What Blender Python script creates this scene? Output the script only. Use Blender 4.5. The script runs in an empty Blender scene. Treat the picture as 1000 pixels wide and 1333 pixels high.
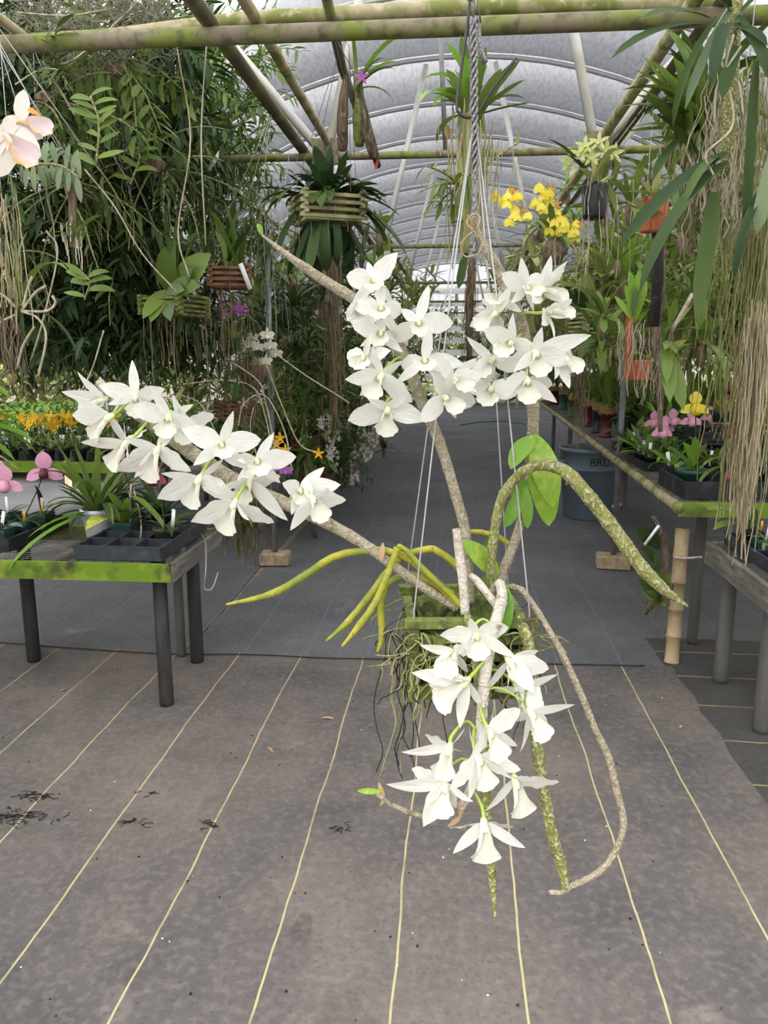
import bpy, math, random
from mathutils import Vector, Matrix
import numpy as np
R = math.radians
scene = bpy.context.scene
COL = scene.collection

# ------------------------------------------------------------------ camera
F = 1000.0; TH = math.atan(.2); PS = math.atan(.0912); CAMH = 1.41
ct, st, cp, sp = math.cos(TH), math.sin(TH), math.cos(PS), math.sin(PS)
FW = Vector((-sp*ct, cp*ct, -st)); RT = Vector((cp, sp, 0)); UP = Vector((-sp*st, cp*st, ct))
CAM = Vector((0, 0, CAMH))
cd = bpy.data.cameras.new('camera'); cam = bpy.data.objects.new('camera', cd); COL.objects.link(cam)
cd.sensor_fit = 'VERTICAL'; cd.sensor_height = 24.0; cd.lens = 24.0*F/1333.0
cd.clip_start = .02; cd.clip_end = 300
M3 = Matrix((RT, UP, -FW)).transposed()
cam.matrix_world = Matrix.Translation(CAM) @ M3.to_4x4()
scene.camera = cam

# ------------------------------------------------------------------ world, sun, exposure
w = bpy.data.worlds.new('overcast_sky'); scene.world = w; w.use_nodes = True
bg = w.node_tree.nodes['Background']; bg.inputs[0].default_value = (.96, .98, 1.0, 1); bg.inputs[1].default_value = .62
sd = bpy.data.lights.new('sun', 'SUN'); sun = bpy.data.objects.new('sun', sd); COL.objects.link(sun)
sd.energy = 6.5; sd.angle = R(25); sd.color = (1, .97, .92)
sun.rotation_euler = Vector((-.25, -.78, .62)).normalized().to_track_quat('Z', 'Y').to_euler()
scene.view_settings.view_transform = 'Standard'; scene.view_settings.look = 'None'
scene.view_settings.exposure = 0.68; scene.view_settings.gamma = 1.0
scene.view_settings.use_curve_mapping = False
cy = scene.cycles
cy.max_bounces = 7; cy.diffuse_bounces = 4; cy.transmission_bounces = 5; cy.glossy_bounces = 2; cy.transparent_max_bounces = 6
cy.sample_clamp_indirect = 6.0; cy.use_denoising = True; cy.caustics_reflective = False; cy.caustics_refractive = False

# ------------------------------------------------------------------ pixel -> direction helpers
def ray(u, v): return FW + RT*((u-500)/F) + UP*((666.5-v)/F)
def PY(u, v, Y):
    r = ray(u, v); return CAM + r*(Y/r.y)
def PZ(u, v, z):
    r = ray(u, v); return CAM + r*((z-CAMH)/r.z)
def PC(u, v, d): return CAM + ray(u, v)*d          # d = depth along the optical axis

# ------------------------------------------------------------------ materials
def mat(name, col, rough=.6, var=None, noise=None, trans=0.0, spec=.4, bump=0, coat=0, scale=(1, 1, 1), coord='Object', metal=0, hue=.0):
    """col base; var = second colour mixed by object random; noise = (colour, scale, lo, hi) patches."""
    m = bpy.data.materials.new(name); m.use_nodes = True
    nt = m.node_tree; N = nt.nodes; L = nt.links
    b = N['Principled BSDF']; b.inputs['Roughness'].default_value = rough
    b.inputs['Specular IOR Level'].default_value = spec; b.inputs['Metallic'].default_value = metal
    c4 = lambda c: (c[0], c[1], c[2], 1)
    out = None
    rgb = N.new('ShaderNodeRGB'); rgb.outputs[0].default_value = c4(col); out = rgb.outputs[0]
    if var:
        oi = N.new('ShaderNodeObjectInfo'); mx = N.new('ShaderNodeMix'); mx.data_type = 'RGBA'
        L.new(oi.outputs['Random'], mx.inputs[0]); L.new(out, mx.inputs[6]); mx.inputs[7].default_value = c4(var); out = mx.outputs[2]
    if noise:
        tc = N.new('ShaderNodeTexCoord'); mp = N.new('ShaderNodeMapping'); mp.inputs['Scale'].default_value = scale
        L.new(tc.outputs[coord], mp.inputs[0])
        lst = noise if isinstance(noise, list) else [noise]
        for (nc, sc, lo, hi) in lst:
            no = N.new('ShaderNodeTexNoise'); no.inputs['Scale'].default_value = sc; no.inputs['Detail'].default_value = 5
            L.new(mp.outputs[0], no.inputs['Vector'])
            mr = N.new('ShaderNodeMapRange'); mr.inputs[1].default_value = lo; mr.inputs[2].default_value = hi
            L.new(no.outputs[0], mr.inputs[0])
            mx = N.new('ShaderNodeMix'); mx.data_type = 'RGBA'
            L.new(mr.outputs[0], mx.inputs[0]); L.new(out, mx.inputs[6]); mx.inputs[7].default_value = c4(nc); out = mx.outputs[2]
            if bump:
                bp = N.new('ShaderNodeBump'); bp.inputs['Strength'].default_value = bump; bp.inputs['Distance'].default_value = .01
                L.new(no.outputs[0], bp.inputs['Height']); L.new(bp.outputs[0], b.inputs['Normal'])
    L.new(out, b.inputs['Base Color'])
    if trans:
        tr = N.new('ShaderNodeBsdfTranslucent'); ms = N.new('ShaderNodeMixShader'); ms.inputs[0].default_value = trans
        L.new(out, tr.inputs[0]); L.new(b.outputs[0], ms.inputs[1]); L.new(tr.outputs[0], ms.inputs[2])
        L.new(ms.outputs[0], N['Material Output'].inputs[0])
    return m

M = {}
def defm(k, *a, **kw): M[k] = mat(k, *a, **kw)
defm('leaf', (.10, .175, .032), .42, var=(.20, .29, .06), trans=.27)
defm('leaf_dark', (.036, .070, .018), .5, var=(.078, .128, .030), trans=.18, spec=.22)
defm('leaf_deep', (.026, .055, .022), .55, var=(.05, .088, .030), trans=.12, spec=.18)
defm('leaf_blue', (.12, .18, .09), .45, var=(.19, .25, .13), trans=.2)
defm('leaf_bright', (.16, .34, .04), .4, var=(.28, .46, .07), trans=.3)
defm('leaf_lime', (.22, .40, .04), .4, noise=((.40, .50, .08), 9, .45, .7), trans=.25)
defm('leaf_yellow', (.62, .62, .10), .5, noise=((.30, .40, .06), 14, .45, .6), trans=.2)
defm('leaf_olive', (.24, .27, .085), .5, var=(.40, .42, .15), trans=.2)
defm('leaf_purple', (.05, .015, .02), .4)
defm('leaf_grey', (.22, .30, .25), .5, noise=((.08, .14, .10), 30, .45, .6), trans=.1)
defm('petal_white', (.89, .89, .855), .45, noise=((.79, .80, .75), 5, .45, .75), scale=(.5, 9, 1), bump=.35, trans=.28, spec=.3)
defm('lip_white', (.83, .83, .745), .5, noise=((.80, .81, .66), 4, .45, .75), scale=(.5, 7, 2), bump=.35, trans=.25, spec=.3)
defm('pedicel', (.42, .58, .10), .45, trans=.1)
defm('column', (.80, .84, .55), .5)
defm('cane_grey', (.36, .315, .225), .75, noise=[((.20, .165, .11), 70, .48, .7), ((.55, .51, .41), 240, .52, .7)], bump=.7)
defm('cane_sheath', (.46, .41, .30), .7, noise=[((.24, .20, .13), 90, .45, .7), ((.60, .56, .46), 260, .5, .7)], bump=.7)
defm('cane_white', (.62, .575, .49), .75, noise=[((.36, .31, .24), 80, .48, .68), ((.74, .71, .64), 260, .52, .7)], bump=.7)
defm('cane_yellow', (.40, .385, .035), .42, noise=[((.19, .24, .025), 26, .42, .62), ((.22, .15, .05), 160, .62, .7)])
defm('cane_green', (.22, .24, .05), .6, noise=[((.14, .14, .04), 50, .5, .68), ((.52, .50, .34), 200, .5, .62)], bump=.8)
defm('cane_lichen', (.30, .31, .085), .8, noise=[((.20, .21, .05), 60, .45, .65), ((.55, .54, .40), 320, .52, .63)], bump=1.0, scale=(1, 1, .5))
defm('node', (.30, .24, .14), .8)
defm('dry', (.44, .32, .19), .8, var=(.36, .23, .11), noise=((.25, .16, .08), 60, .5, .7))
defm('moss_wood', (.15, .19, .04), .85, noise=[((.07, .085, .02), 35, .42, .6), ((.27, .27, .12), 130, .55, .72), ((.08, .055, .03), 18, .58, .72)], bump=.8, coord='Object')
defm('slat_wood', (.34, .33, .17), .8, noise=[((.16, .17, .07), 12, .45, .65)], bump=.4)
defm('slat_brown', (.23, .105, .06), .8, noise=[((.10, .05, .03), 22, .45, .65)], bump=.4)
defm('moss', (.10, .15, .025), .95, noise=[((.03, .04, .01), 25, .4, .6), ((.20, .22, .07), 60, .55, .7)], bump=1.0)
defm('wire', (.16, .16, .17), .35, metal=.7)
defm('wire_light', (.42, .42, .42), .4, metal=.5)
defm('hook', (.05, .048, .05), .4, metal=.6)
defm('cable', (.30, .30, .30), .4, metal=.6, noise=((.12, .12, .12), 300, .4, .6))
defm('root', (.46, .40, .26), .85, noise=[((.26, .22, .12), 60, .42, .6), ((.60, .55, .42), 150, .55, .7)], scale=(1, 1, .06))
defm('root_pale', (.52, .48, .37), .85, noise=((.30, .27, .17), 60, .42, .62), scale=(1, 1, .06))
defm('root_green', (.33, .33, .14), .85, noise=[((.15, .17, .05), 60, .42, .6), ((.46, .42, .26), 150, .55, .7)], scale=(1, 1, .06))
defm('root_brown', (.21, .155, .095), .9, noise=[((.10, .075, .045), 60, .42, .6), ((.34, .29, .19), 150, .55, .7)], scale=(1, 1, .06))
defm('root_dark', (.03, .028, .025), .8)
defm('bark', (.15, .115, .075), .9, noise=[((.07, .05, .03), 50, .42, .58), ((.29, .25, .18), 120, .55, .7)], bump=.9, scale=(1, 1, .2))
defm('charcoal', (.016, .015, .014), .9, noise=((.05, .045, .04), 30, .5, .7), bump=.9)
defm('spanish', (.17, .165, .12), .9, var=(.24, .23, .16))
defm('pipe_algae', (.20, .17, .115), .7, noise=[((.15, .19, .025), 5, .45, .60), ((.075, .075, .03), 22, .48, .7)], scale=(1, 1, 1))
defm('pipe_dark', (.10, .085, .055), .7, noise=((.18, .20, .05), 6, .5, .68))
defm('pipe_tan', (.36, .31, .19), .65, noise=[((.17, .19, .045), 9, .46, .58), ((.46, .41, .29), 30, .55, .7)])
defm('pipe_grey', (.40, .41, .43), .45, metal=.35)
defm('pipe_light', (.60, .60, .58), .5, noise=((.40, .38, .28), 3, .5, .75), metal=.2)
defm('steel', (.22, .23, .24), .5, metal=.35, noise=((.14, .14, .14), 8, .45, .65))
defm('leg_dark', (.018, .018, .018), .65, noise=((.055, .052, .048), 18, .5, .75), scale=(1, 1, .2))
defm('leg_grey', (.085, .082, .074), .65, noise=((.15, .14, .12), 12, .5, .75), scale=(1, 1, .2))
defm('leg_wood', (.42, .36, .24), .8, noise=((.28, .23, .14), 20, .5, .75), scale=(1, 1, .15))
defm('algae_board', (.14, .24, .012), .75, noise=[((.045, .05, .02), 7, .5, .68), ((.24, .32, .03), 15, .5, .75)], bump=.3)
defm('board_grey', (.13, .12, .105), .8, noise=[((.24, .22, .19), 10, .48, .68), ((.07, .065, .055), 22, .52, .7)], bump=.4, scale=(3, .5, 3))
defm('mesh_wire', (.13, .12, .10), .7, noise=((.30, .28, .22), 9, .5, .7))
defm('black_plastic', (.012, .013, .017), .45, noise=((.045, .05, .06), 12, .5, .75))
defm('tray_blue', (.03, .035, .045), .5, noise=((.07, .075, .085), 18, .5, .75))
defm('pot_green', (.022, .075, .05), .5, noise=((.05, .10, .075), 14, .5, .75))
defm('pot_olive', (.045, .05, .03), .6)
defm('pot_red', (.09, .014, .016), .5, noise=((.2, .14, .12), 60, .63, .7))
defm('pot_white', (.72, .74, .76), .4, noise=((.60, .62, .63), 6, .45, .7))
defm('pot_moss', (.055, .10, .03), .8, noise=((.12, .15, .09), 20, .5, .7))
defm('terracotta', (.40, .115, .05), .8, noise=((.30, .075, .035), 20, .45, .65), bump=.4)
defm('soil', (.055, .035, .022), 1.0, noise=((.12, .085, .05), 60, .45, .6), bump=1)
defm('straw', (.50, .38, .19), .9, var=(.42, .29, .13))
defm('can', (.17, .22, .27), .5, noise=((.14, .185, .23), 5, .45, .65))
defm('ink', (.012, .012, .014), .6)
defm('tag', (.80, .81, .82), .5)
defm('red_tag', (.55, .03, .02), .5)
defm('orange_tag', (.75, .35, .02), .5)
defm('pink', (.66, .27, .46), .5, noise=((.80, .50, .62), 40, .45, .65), trans=.25)
defm('pink_pouch', (.74, .36, .50), .5, trans=.2)
defm('yellow_flower', (.86, .72, .03), .5, var=(.90, .80, .12), trans=.25)
defm('orange_flower', (.86, .46, .015), .5, var=(.90, .58, .03), trans=.25)
defm('rust_flower', (.62, .30, .07), .6, trans=.2)
defm('wine', (.15, .018, .045), .5, var=(.26, .03, .09), trans=.15)
defm('wine_edge', (.62, .34, .40), .5, trans=.2)
defm('purple', (.46, .13, .52), .5, var=(.58, .26, .62), trans=.25)
defm('cream', (.78, .74, .58), .5, var=(.85, .82, .70), trans=.25)
defm('blush', (.80, .68, .66), .5, var=(.86, .78, .76), trans=.25)
defm('cattleya', (.86, .80, .74), .5, var=(.88, .83, .78), trans=.3)
defm('cattleya_lip', (.80, .70, .75), .5, noise=((.80, .50, .16), 1.3, .45, .6), trans=.25)
defm('green_flower', (.52, .56, .22), .5, trans=.2)
defm('wood_block', (.44, .34, .22), .85, noise=((.30, .22, .13), 20, .45, .65), bump=.4)
defm('bamboo', (.46, .35, .20), .55, noise=[((.25, .20, .12), 9, .5, .7), ((.62, .54, .38), 16, .55, .75)])
defm('hose_green', (.02, .28, .08), .5)
defm('debris', (.018, .016, .015), 1.0)
defm('panel_white', (.75, .75, .72), .7)
defm('grass', (.16, .26, .05), .95, noise=((.28, .34, .10), 3, .45, .65))
defm('gravel', (.20, .17, .13), .95, noise=((.32, .28, .22), 30, .45, .65))

# ------------------------------------------------------------------ mesh builder
class B:
    def __init__(s): s.v = []; s.f = []
    def add(s, vs, fs):
        o = len(s.v); s.v += [tuple(p) for p in vs]; s.f += [tuple(i+o for i in f) for f in fs]; return s
    def box(s, c, d, mx=None, bev=0):
        c = Vector(c); hx, hy, hz = d[0]/2, d[1]/2, d[2]/2
        if bev:
            b_ = bev; ring = []
            for z, k in ((-hz, b_), (-hz+b_, 0), (hz-b_, 0), (hz, b_)):
                x, y = hx-k, hy-k
                ring.append([(-x+ (b_-k), -y, z), (x-(b_-k), -y, z), (x, -y+(b_-k), z), (x, y-(b_-k), z), (x-(b_-k), y, z), (-x+(b_-k), y, z), (-x, y-(b_-k), z), (-x, -y+(b_-k), z)])
            vs = [Vector(p) for r in ring for p in r]
            fs = [(i*8+j, i*8+(j+1) % 8, i*8+8+(j+1) % 8, i*8+8+j) for i in range(3) for j in range(8)]
            fs += [tuple(range(7, -1, -1)), tuple(range(24, 32))]
        else:
            vs = [Vector((x, y, z)) for z in (-hz, hz) for x, y in ((-hx, -hy), (hx, -hy), (hx, hy), (-hx, hy))]
            fs = [(3, 2, 1, 0), (4, 5, 6, 7), (0, 1, 5, 4), (1, 2, 6, 5), (2, 3, 7, 6), (3, 0, 4, 7)]
        if mx is not None: vs = [mx @ p for p in vs]
        return s.add([p+c for p in vs], fs)
    def bar(s, a, b, wd, ht, up=Vector((0, 0, 1)), bev=0):
        a = Vector(a); b = Vector(b); d = b-a; x = d.normalized(); y = up.cross(x)
        if y.length < 1e-4: y = Vector((0, 1, 0)).cross(x)
        y.normalize(); z = x.cross(y)
        mx = Matrix((x, y, z)).transposed()
        return s.box((a+b)/2, (d.length, wd, ht), mx, bev)
    def tube(s, pts, rad, n=8, cap=True):
        pts = [Vector(p) for p in pts]; k = len(pts)
        if not hasattr(rad, '__len__'): rad = [rad]*k
        t0 = (pts[1]-pts[0]).normalized(); nrm = t0.orthogonal().normalized(); vs = []
        for i, p in enumerate(pts):
            t = (pts[min(i+1, k-1)]-pts[max(i-1, 0)])
            if t.length < 1e-9: t = t0
            t.normalize(); nrm = nrm - t*nrm.dot(t)
            if nrm.length < 1e-6: nrm = t.orthogonal()
            nrm.normalize(); bn = t.cross(nrm)
            for j in range(n):
                a = 2*math.pi*j/n; vs.append(p + (nrm*math.cos(a)+bn*math.sin(a))*rad[i])
        fs = [(i*n+j, i*n+(j+1) % n, (i+1)*n+(j+1) % n, (i+1)*n+j) for i in range(k-1) for j in range(n)]
        if cap: fs += [tuple(range(n-1, -1, -1)), tuple(range((k-1)*n, k*n))]
        return s.add(vs, fs)
    def lathe(s, c, prof, n=20, ax=None):
        """prof: (r, z) list, drawn round a vertical axis through c (or the matrix ax)."""
        c = Vector(c); vs = []
        for r, z in prof:
            for j in range(n):
                a = 2*math.pi*j/n; p = Vector((r*math.cos(a), r*math.sin(a), z))
                vs.append(c + (ax @ p if ax is not None else p))
        k = len(prof)
        fs = [(i*n+j, i*n+(j+1) % n, (i+1)*n+(j+1) % n, (i+1)*n+j) for i in range(k-1) for j in range(n)]
        fs += [tuple(range(n-1, -1, -1)), tuple(range((k-1)*n, k*n))]
        return s.add(vs, fs)
    def data(s, name, m, off=Vector((0, 0, 0)), smooth=True):
        me = bpy.data.meshes.new(name)
        me.from_pydata([(p[0]-off[0], p[1]-off[1], p[2]-off[2]) for p in s.v], [], s.f)
        if smooth: me.polygons.foreach_set('use_smooth', [True]*len(me.polygons))
        me.materials.append(M[m] if isinstance(m, str) else m); me.update(); return me
    def build(s, name, m, root=None, parent=None, smooth=True, kind=None):
        """verts are in world space; root = the thing's Empty; parent = the part a sub-part hangs under."""
        off = Vector(root['_o']) if root is not None else Vector((0, 0, 0))
        o = bpy.data.objects.new(name, s.data(name, m, off, smooth)); COL.objects.link(o)
        if root is not None: o.parent = parent or root
        if kind: o['kind'] = kind
        return o

def thing(name, label, cat, loc, group=None, kind=None):
    o = bpy.data.objects.new(name, None); COL.objects.link(o); o.location = loc; o.empty_display_size = .05
    o['_o'] = tuple(loc)
    if kind: o['kind'] = kind
    if label: o['label'] = label
    if cat: o['category'] = cat
    if group: o['group'] = group
    return o
def tag(o, label, cat, group=None):
    o['label'] = label; o['category'] = cat
    if group: o['group'] = group
    return o
def single(bld, name, m, label, cat, loc, group=None, smooth=True):
    """a thing that is one mesh, origin at loc"""
    me = bld.data(name, m, Vector(loc), smooth); o = bpy.data.objects.new(name, me); COL.objects.link(o); o.location = loc
    return tag(o, label, cat, group)
def copy_thing(src, loc, rz=0, sc=1.0, label=None, group=None):
    def cp_(o, par):
        c = o.copy(); COL.objects.link(c); c.parent = par
        for ch in o.children: cp_(ch, c)
        return c
    c = cp_(src, None); c.location = loc; c.rotation_euler = (0, 0, rz); c.scale = (sc, sc, sc)
    if label: c['label'] = label
    if group: c['group'] = group
    return c

def spline(pts, sub=5):
    pts = [Vector(p) for p in pts]
    if len(pts) < 3: return [pts[0].lerp(pts[-1], i/sub) for i in range(sub+1)]
    out = []; q = [pts[0]*2-pts[1]] + pts + [pts[-1]*2-pts[-2]]
    for i in range(1, len(q)-2):
        a, b, c, d = q[i-1], q[i], q[i+1], q[i+2]
        for k in range(sub):
            t = k/sub
            out.append(.5*((2*b)+(c-a)*t+(2*a-5*b+4*c-d)*t*t+(3*b-a-3*c+d)*t**3))
    out.append(pts[-1]); return out
def rads(vals, n):
    k = len(vals)-1; o = []
    for i in range(n):
        t = i/(n-1)*k; j = min(int(t), k-1); o.append(vals[j]+(vals[j+1]-vals[j])*(t-j))
    return o

# ------------------------------------------------------------------ leaf blades (length 1 along +X, face +Z)
def blade(width, arch, prof='strap', fold=.25, na=8, nw=2, twist=0, wave=0, recurve=0):
    """returns verts, faces; width as a share of the length, arch in degrees bending down along the length"""
    vs = []; x = z = 0.0; ang = 0.0; n = na
    for i in range(n+1):
        t = i/n
        if i:
            ang = -R(arch)*((t-.5/n)**1.3) - R(recurve)*max(0, t-.6)*2
            x += math.cos(ang)/n; z += math.sin(ang)/n
        if prof == 'strap': w_ = min(1, .55+2.2*t)*(1-max(0, (t-.7)/.3)**2.2)
        elif prof == 'ell': w_ = math.sin(math.pi*min(1, (t*.93+.05)))**.75 if t < .999 else 0
        elif prof == 'lance': w_ = (math.sin(math.pi*(t**.75)*.97+.03))**.9 if t < .999 else 0
        elif prof == 'obo': w_ = (math.sin(math.pi*min(1, (t**1.35)*.96+.03)))**.8 if t < .999 else 0
        w_ = max(w_, .02)*width/2
        tw = R(twist)*t
        for j in range(-nw, nw+1):
            y = w_*j/nw; zz = abs(y)*fold + (wave*math.sin(t*17+j)*w_ if abs(j) == nw else 0)
            yy = y*math.cos(tw)-zz*math.sin(tw); zz = y*math.sin(tw)+zz*math.cos(tw)
            vs.append((x-math.sin(ang)*zz, yy, z+math.cos(ang)*zz))
    k = 2*nw+1
    fs = [(i*k+j, (i+1)*k+j, (i+1)*k+j+1, i*k+j+1) for i in range(n) for j in range(k-1)]
    return vs, fs
BL = {}
for i, a in enumerate((6, 35, 65, 100)):
    BL['strap%d' % i] = blade(.075, a, 'strap', .45, 7, 1, twist=(0, 12, -14, 10)[i])
    BL['wide%d' % i] = blade(.15, a, 'strap', .30, 7, 1, twist=(6, -10, 12, -8)[i])
    BL['ell%d' % i] = blade(.34, a*.7, 'ell', .22, 6, 1, twist=(0, 8, -8, 5)[i])
    BL['lance%d' % i] = blade(.24, a*.7, 'lance', .25, 6, 1, twist=(5, -8, 8, -5)[i])
    BL['grass%d' % i] = blade(.045, a*1.1, 'strap', .5, 8, 1, twist=(0, 20, -20, 15)[i])
BL['sepal0'] = blade(.30, 12, 'lance', .12, 9, 2, twist=8, recurve=-10)
BL['sepal1'] = blade(.27, -14, 'lance', .20, 9, 2, twist=-14, recurve=25)
BL['petal0'] = blade(.50, 10, 'ell', .10, 9, 2, twist=10, wave=.14)
BL['petal1'] = blade(.46, -12, 'lance', .16, 9, 2, twist=-12, wave=.16, recurve=20)
BL['big'] = blade(.36, 40, 'ell', .22, 10, 2, twist=8)
def lip_mesh():
    vs = []; n, k = 8, 13
    for i in range(n+1):
        t = i/n
        r = .07 + .17*t**1.1 + (.07*max(0, t-.7)/.3)
        spread = R(158 - 62*t**2.2)
        for j in range(k):
            s_ = -1+2*j/(k-1); a = s_*spread
            ext = t*(1.0 - .20*abs(s_)**1.5*t)
            ruf = .03*math.sin(j*2.4+i)*(t**3)
            vs.append((ext, math.sin(a)*(r+ruf), -math.cos(a)*(r+ruf)*.9 + r*.55 - .10*t*t))
    fs = [(i*k+j, (i+1)*k+j, (i+1)*k+j+1, i*k+j+1) for i in range(n) for j in range(k-1)]
    return vs, fs
BL['lip'] = lip_mesh()
_mc = {}
def bmesh_data(shape, m):
    key = (shape, m)
    if key not in _mc:
        b = B(); b.add(*BL[shape]); nm = 'leaf_blade'
        _mc[key] = b.data(nm, m)
    return _mc[key]
def basis(d, up):
    x = Vector(d).normalized(); y = Vector(up).cross(x)
    if y.length < 1e-4: y = x.orthogonal()
    y.normalize(); z = x.cross(y); return Matrix((x, y, z)).transposed()
def leaf(root, shape, m, base, d, length, up=(0, 0, 1), wide=1.0, name='leaf', parent=None):
    o = bpy.data.objects.new(name, bmesh_data(shape, m)); COL.objects.link(o); o.parent = parent or root
    mx = basis(d, up).to_4x4() @ Matrix.Diagonal((length, length*wide, length, 1))
    o.matrix_basis = Matrix.Translation(Vector(base)-Vector(root['_o'])) @ mx
    return o
def add_leaf(b, shape, base, d, length, up=(0, 0, 1), wide=1.0):
    """a leaf joined into a builder"""
    vs, fs = BL[shape]; mx = basis(d, up); base = Vector(base)
    b.add([base + mx @ Vector((p[0]*length, p[1]*length*wide, p[2]*length)) for p in vs], fs)
rnd = random.Random(7)
def U(a, b): return rnd.uniform(a, b)
def pick(s): return s + str(rnd.randrange(4))
def az(a, e): return Vector((math.cos(a)*math.cos(e), math.sin(a)*math.cos(e), math.sin(e)))

# ================================================================== the setting
def ground_mat(name, base, dust, line, axis, spacing, off, lw, stain=.5):
    m = bpy.data.materials.new(name); m.use_nodes = True; nt = m.node_tree; N = nt.nodes; L = nt.links
    b = N['Principled BSDF']; b.inputs['Roughness'].default_value = .78; b.inputs['Specular IOR Level'].default_value = .35
    tc = N.new('ShaderNodeTexCoord'); sx = N.new('ShaderNodeSeparateXYZ'); L.new(tc.outputs['Object'], sx.inputs[0])
    def noise(s, det=6, dist=0, vec=None):
        n = N.new('ShaderNodeTexNoise'); n.inputs['Scale'].default_value = s; n.inputs['Detail'].default_value = det; n.inputs['Distortion'].default_value = dist
        L.new(vec or tc.outputs['Object'], n.inputs['Vector']); return n.outputs[0]
    def mr(i, a, c, d=0, e=1):
        n = N.new('ShaderNodeMapRange'); L.new(i, n.inputs[0]); n.inputs[1].default_value = a; n.inputs[2].default_value = c; n.inputs[3].default_value = d; n.inputs[4].default_value = e; return n.outputs[0]
    def mth(op, a, c):
        n = N.new('ShaderNodeMath'); n.operation = op
        for i, x in enumerate((a, c)):
            if isinstance(x, (int, float)): n.inputs[i].default_value = x
            else: L.new(x, n.inputs[i])
        return n.outputs[0]
    def mix(f, a, c):
        n = N.new('ShaderNodeMix'); n.data_type = 'RGBA'; L.new(f, n.inputs[0])
        for i, x in ((6, a), (7, c)):
            if isinstance(x, tuple): n.inputs[i].default_value = (*x, 1)
            else: L.new(x, n.inputs[i])
        return n.outputs[2]
    c = mix(mr(noise(1.1, 7, .3), .38, .66), base, dust)
    c = mix(mr(noise(7, 8), .42, .8, 0, .45), c, tuple(x*.62 for x in base))
    c = mix(mr(noise(2.3, 9, .8), .64, .74, 0, .5), c, tuple(min(1, x*1.9) for x in dust))     # pale mineral crust
    c = mix(mr(noise(1.9, 4, 1.2), .72, .76, 0, stain), c, (.03, .03, .03))                    # damp spots
    c = mix(mr(noise(38, 8), .46, .72, 0, .38), c, tuple(min(1, x*1.35) for x in dust))          # fine dust
    c = mix(mr(noise(85, 6), .52, .74, 0, .45), c, tuple(x*.55 for x in base))
    # woven weave
    wv = N.new('ShaderNodeTexWave'); wv.inputs['Scale'].default_value = 160; wv.bands_direction = 'X'; L.new(tc.outputs['Object'], wv.inputs[0])
    wv2 = N.new('ShaderNodeTexWave'); wv2.inputs['Scale'].default_value = 90; wv2.bands_direction = 'Y'; L.new(tc.outputs['Object'], wv2.inputs[0])
    wob = mth('ADD', mth('MULTIPLY', mth('SUBTRACT', noise(.9, 2), .5), .05), mth('MULTIPLY', mth('SUBTRACT', noise(5, 2), .5), .012))
    x = mth('ADD', sx.outputs[axis], wob)
    q = mth('ABSOLUTE', mth('SUBTRACT', mth('FRACT', mth('ADD', mth('DIVIDE', mth('SUBTRACT', x, off), spacing), .5), 0), .5), 0)
    ln = mr(q, lw/spacing*.6, lw/spacing, 1, 0)
    ln = mth('MULTIPLY', ln, mr(noise(6, 3), .25, .5, .35, 1))
    c = mix(ln, c, line)
    L.new(c, b.inputs['Base Color'])
    bp = N.new('ShaderNodeBump'); bp.inputs['Strength'].default_value = .25; bp.inputs['Distance'].default_value = .002
    L.new(mth('ADD', mth('ADD', wv.outputs[1], wv2.outputs[1]), mth('MULTIPLY', noise(3, 4), 4)), bp.inputs['Height']); L.new(bp.outputs[0], b.inputs['Normal'])
    return m
M['cloth_near'] = ground_mat('cloth_near', (.088, .083, .086), (.190, .160, .142), (.46, .41, .22), 0, .302, -.115, .0034)
M['cloth_far'] = ground_mat('cloth_far', (.098, .101, .110), (.150, .150, .156), (.17, .175, .235), 0, .302, -.10, .003)
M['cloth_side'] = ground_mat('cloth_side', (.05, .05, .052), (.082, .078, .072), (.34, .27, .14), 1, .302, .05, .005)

floor = B(); floor.box((0, 30, -.06), (90, 110, .1))
fo = floor.build('floor', 'gravel', smooth=False); fo['kind'] = 'structure'
def sheet(outline, z, m, nm='ground_cloth'):
    """outline polygon (x, y), ccw; a thin woven sheet with a little thickness"""
    b = B(); n = len(outline)
    b.add([(x, y, z) for x, y in outline]+[(x, y, z-.009) for x, y in outline],
          [tuple(range(n))]+[(j, n+j, n+(j+1) % n, (j+1) % n) for j in range(n)])
    o = b.build(nm, m, smooth=False); o.parent = fo; return o
def wob(a, b, n, amp, sd):
    r = random.Random(sd); return [(a[0]+(b[0]-a[0])*i/n + (r.uniform(-amp, amp) if 0 < i < n else 0)*(abs(b[1]-a[1]) > abs(b[0]-a[0])),
                                    a[1]+(b[1]-a[1])*i/n + (r.uniform(-amp, amp) if 0 < i < n else 0)*(abs(b[0]-a[0]) > abs(b[1]-a[1]))) for i in range(n+1)]
sheet([(-5, -2), (1.03, -2)] + wob((1.01, 1.2), (1.03, 3.47), 14, .012, 1) + wob((1.03, 3.47), (-5, 3.43), 40, .012, 2), .004, 'cloth_near')
sheet(wob((-1.28, 3.38), (4.3, 3.38), 8, .0, 3) + [(4.3, 24), (-1.28, 24)] + wob((-1.26, 12), (-1.28, 3.6), 26, .02, 4), -.001, 'cloth_far')
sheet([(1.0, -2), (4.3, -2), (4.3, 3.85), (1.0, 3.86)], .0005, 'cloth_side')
sheet(wob((-5, 3.38), (-1.2, 3.38), 6, 0, 5) + wob((-1.3, 3.5), (-1.36, 16), 24, .015, 6) + [(-5, 16)], -.0065+.004, 'cloth_far')
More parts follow.
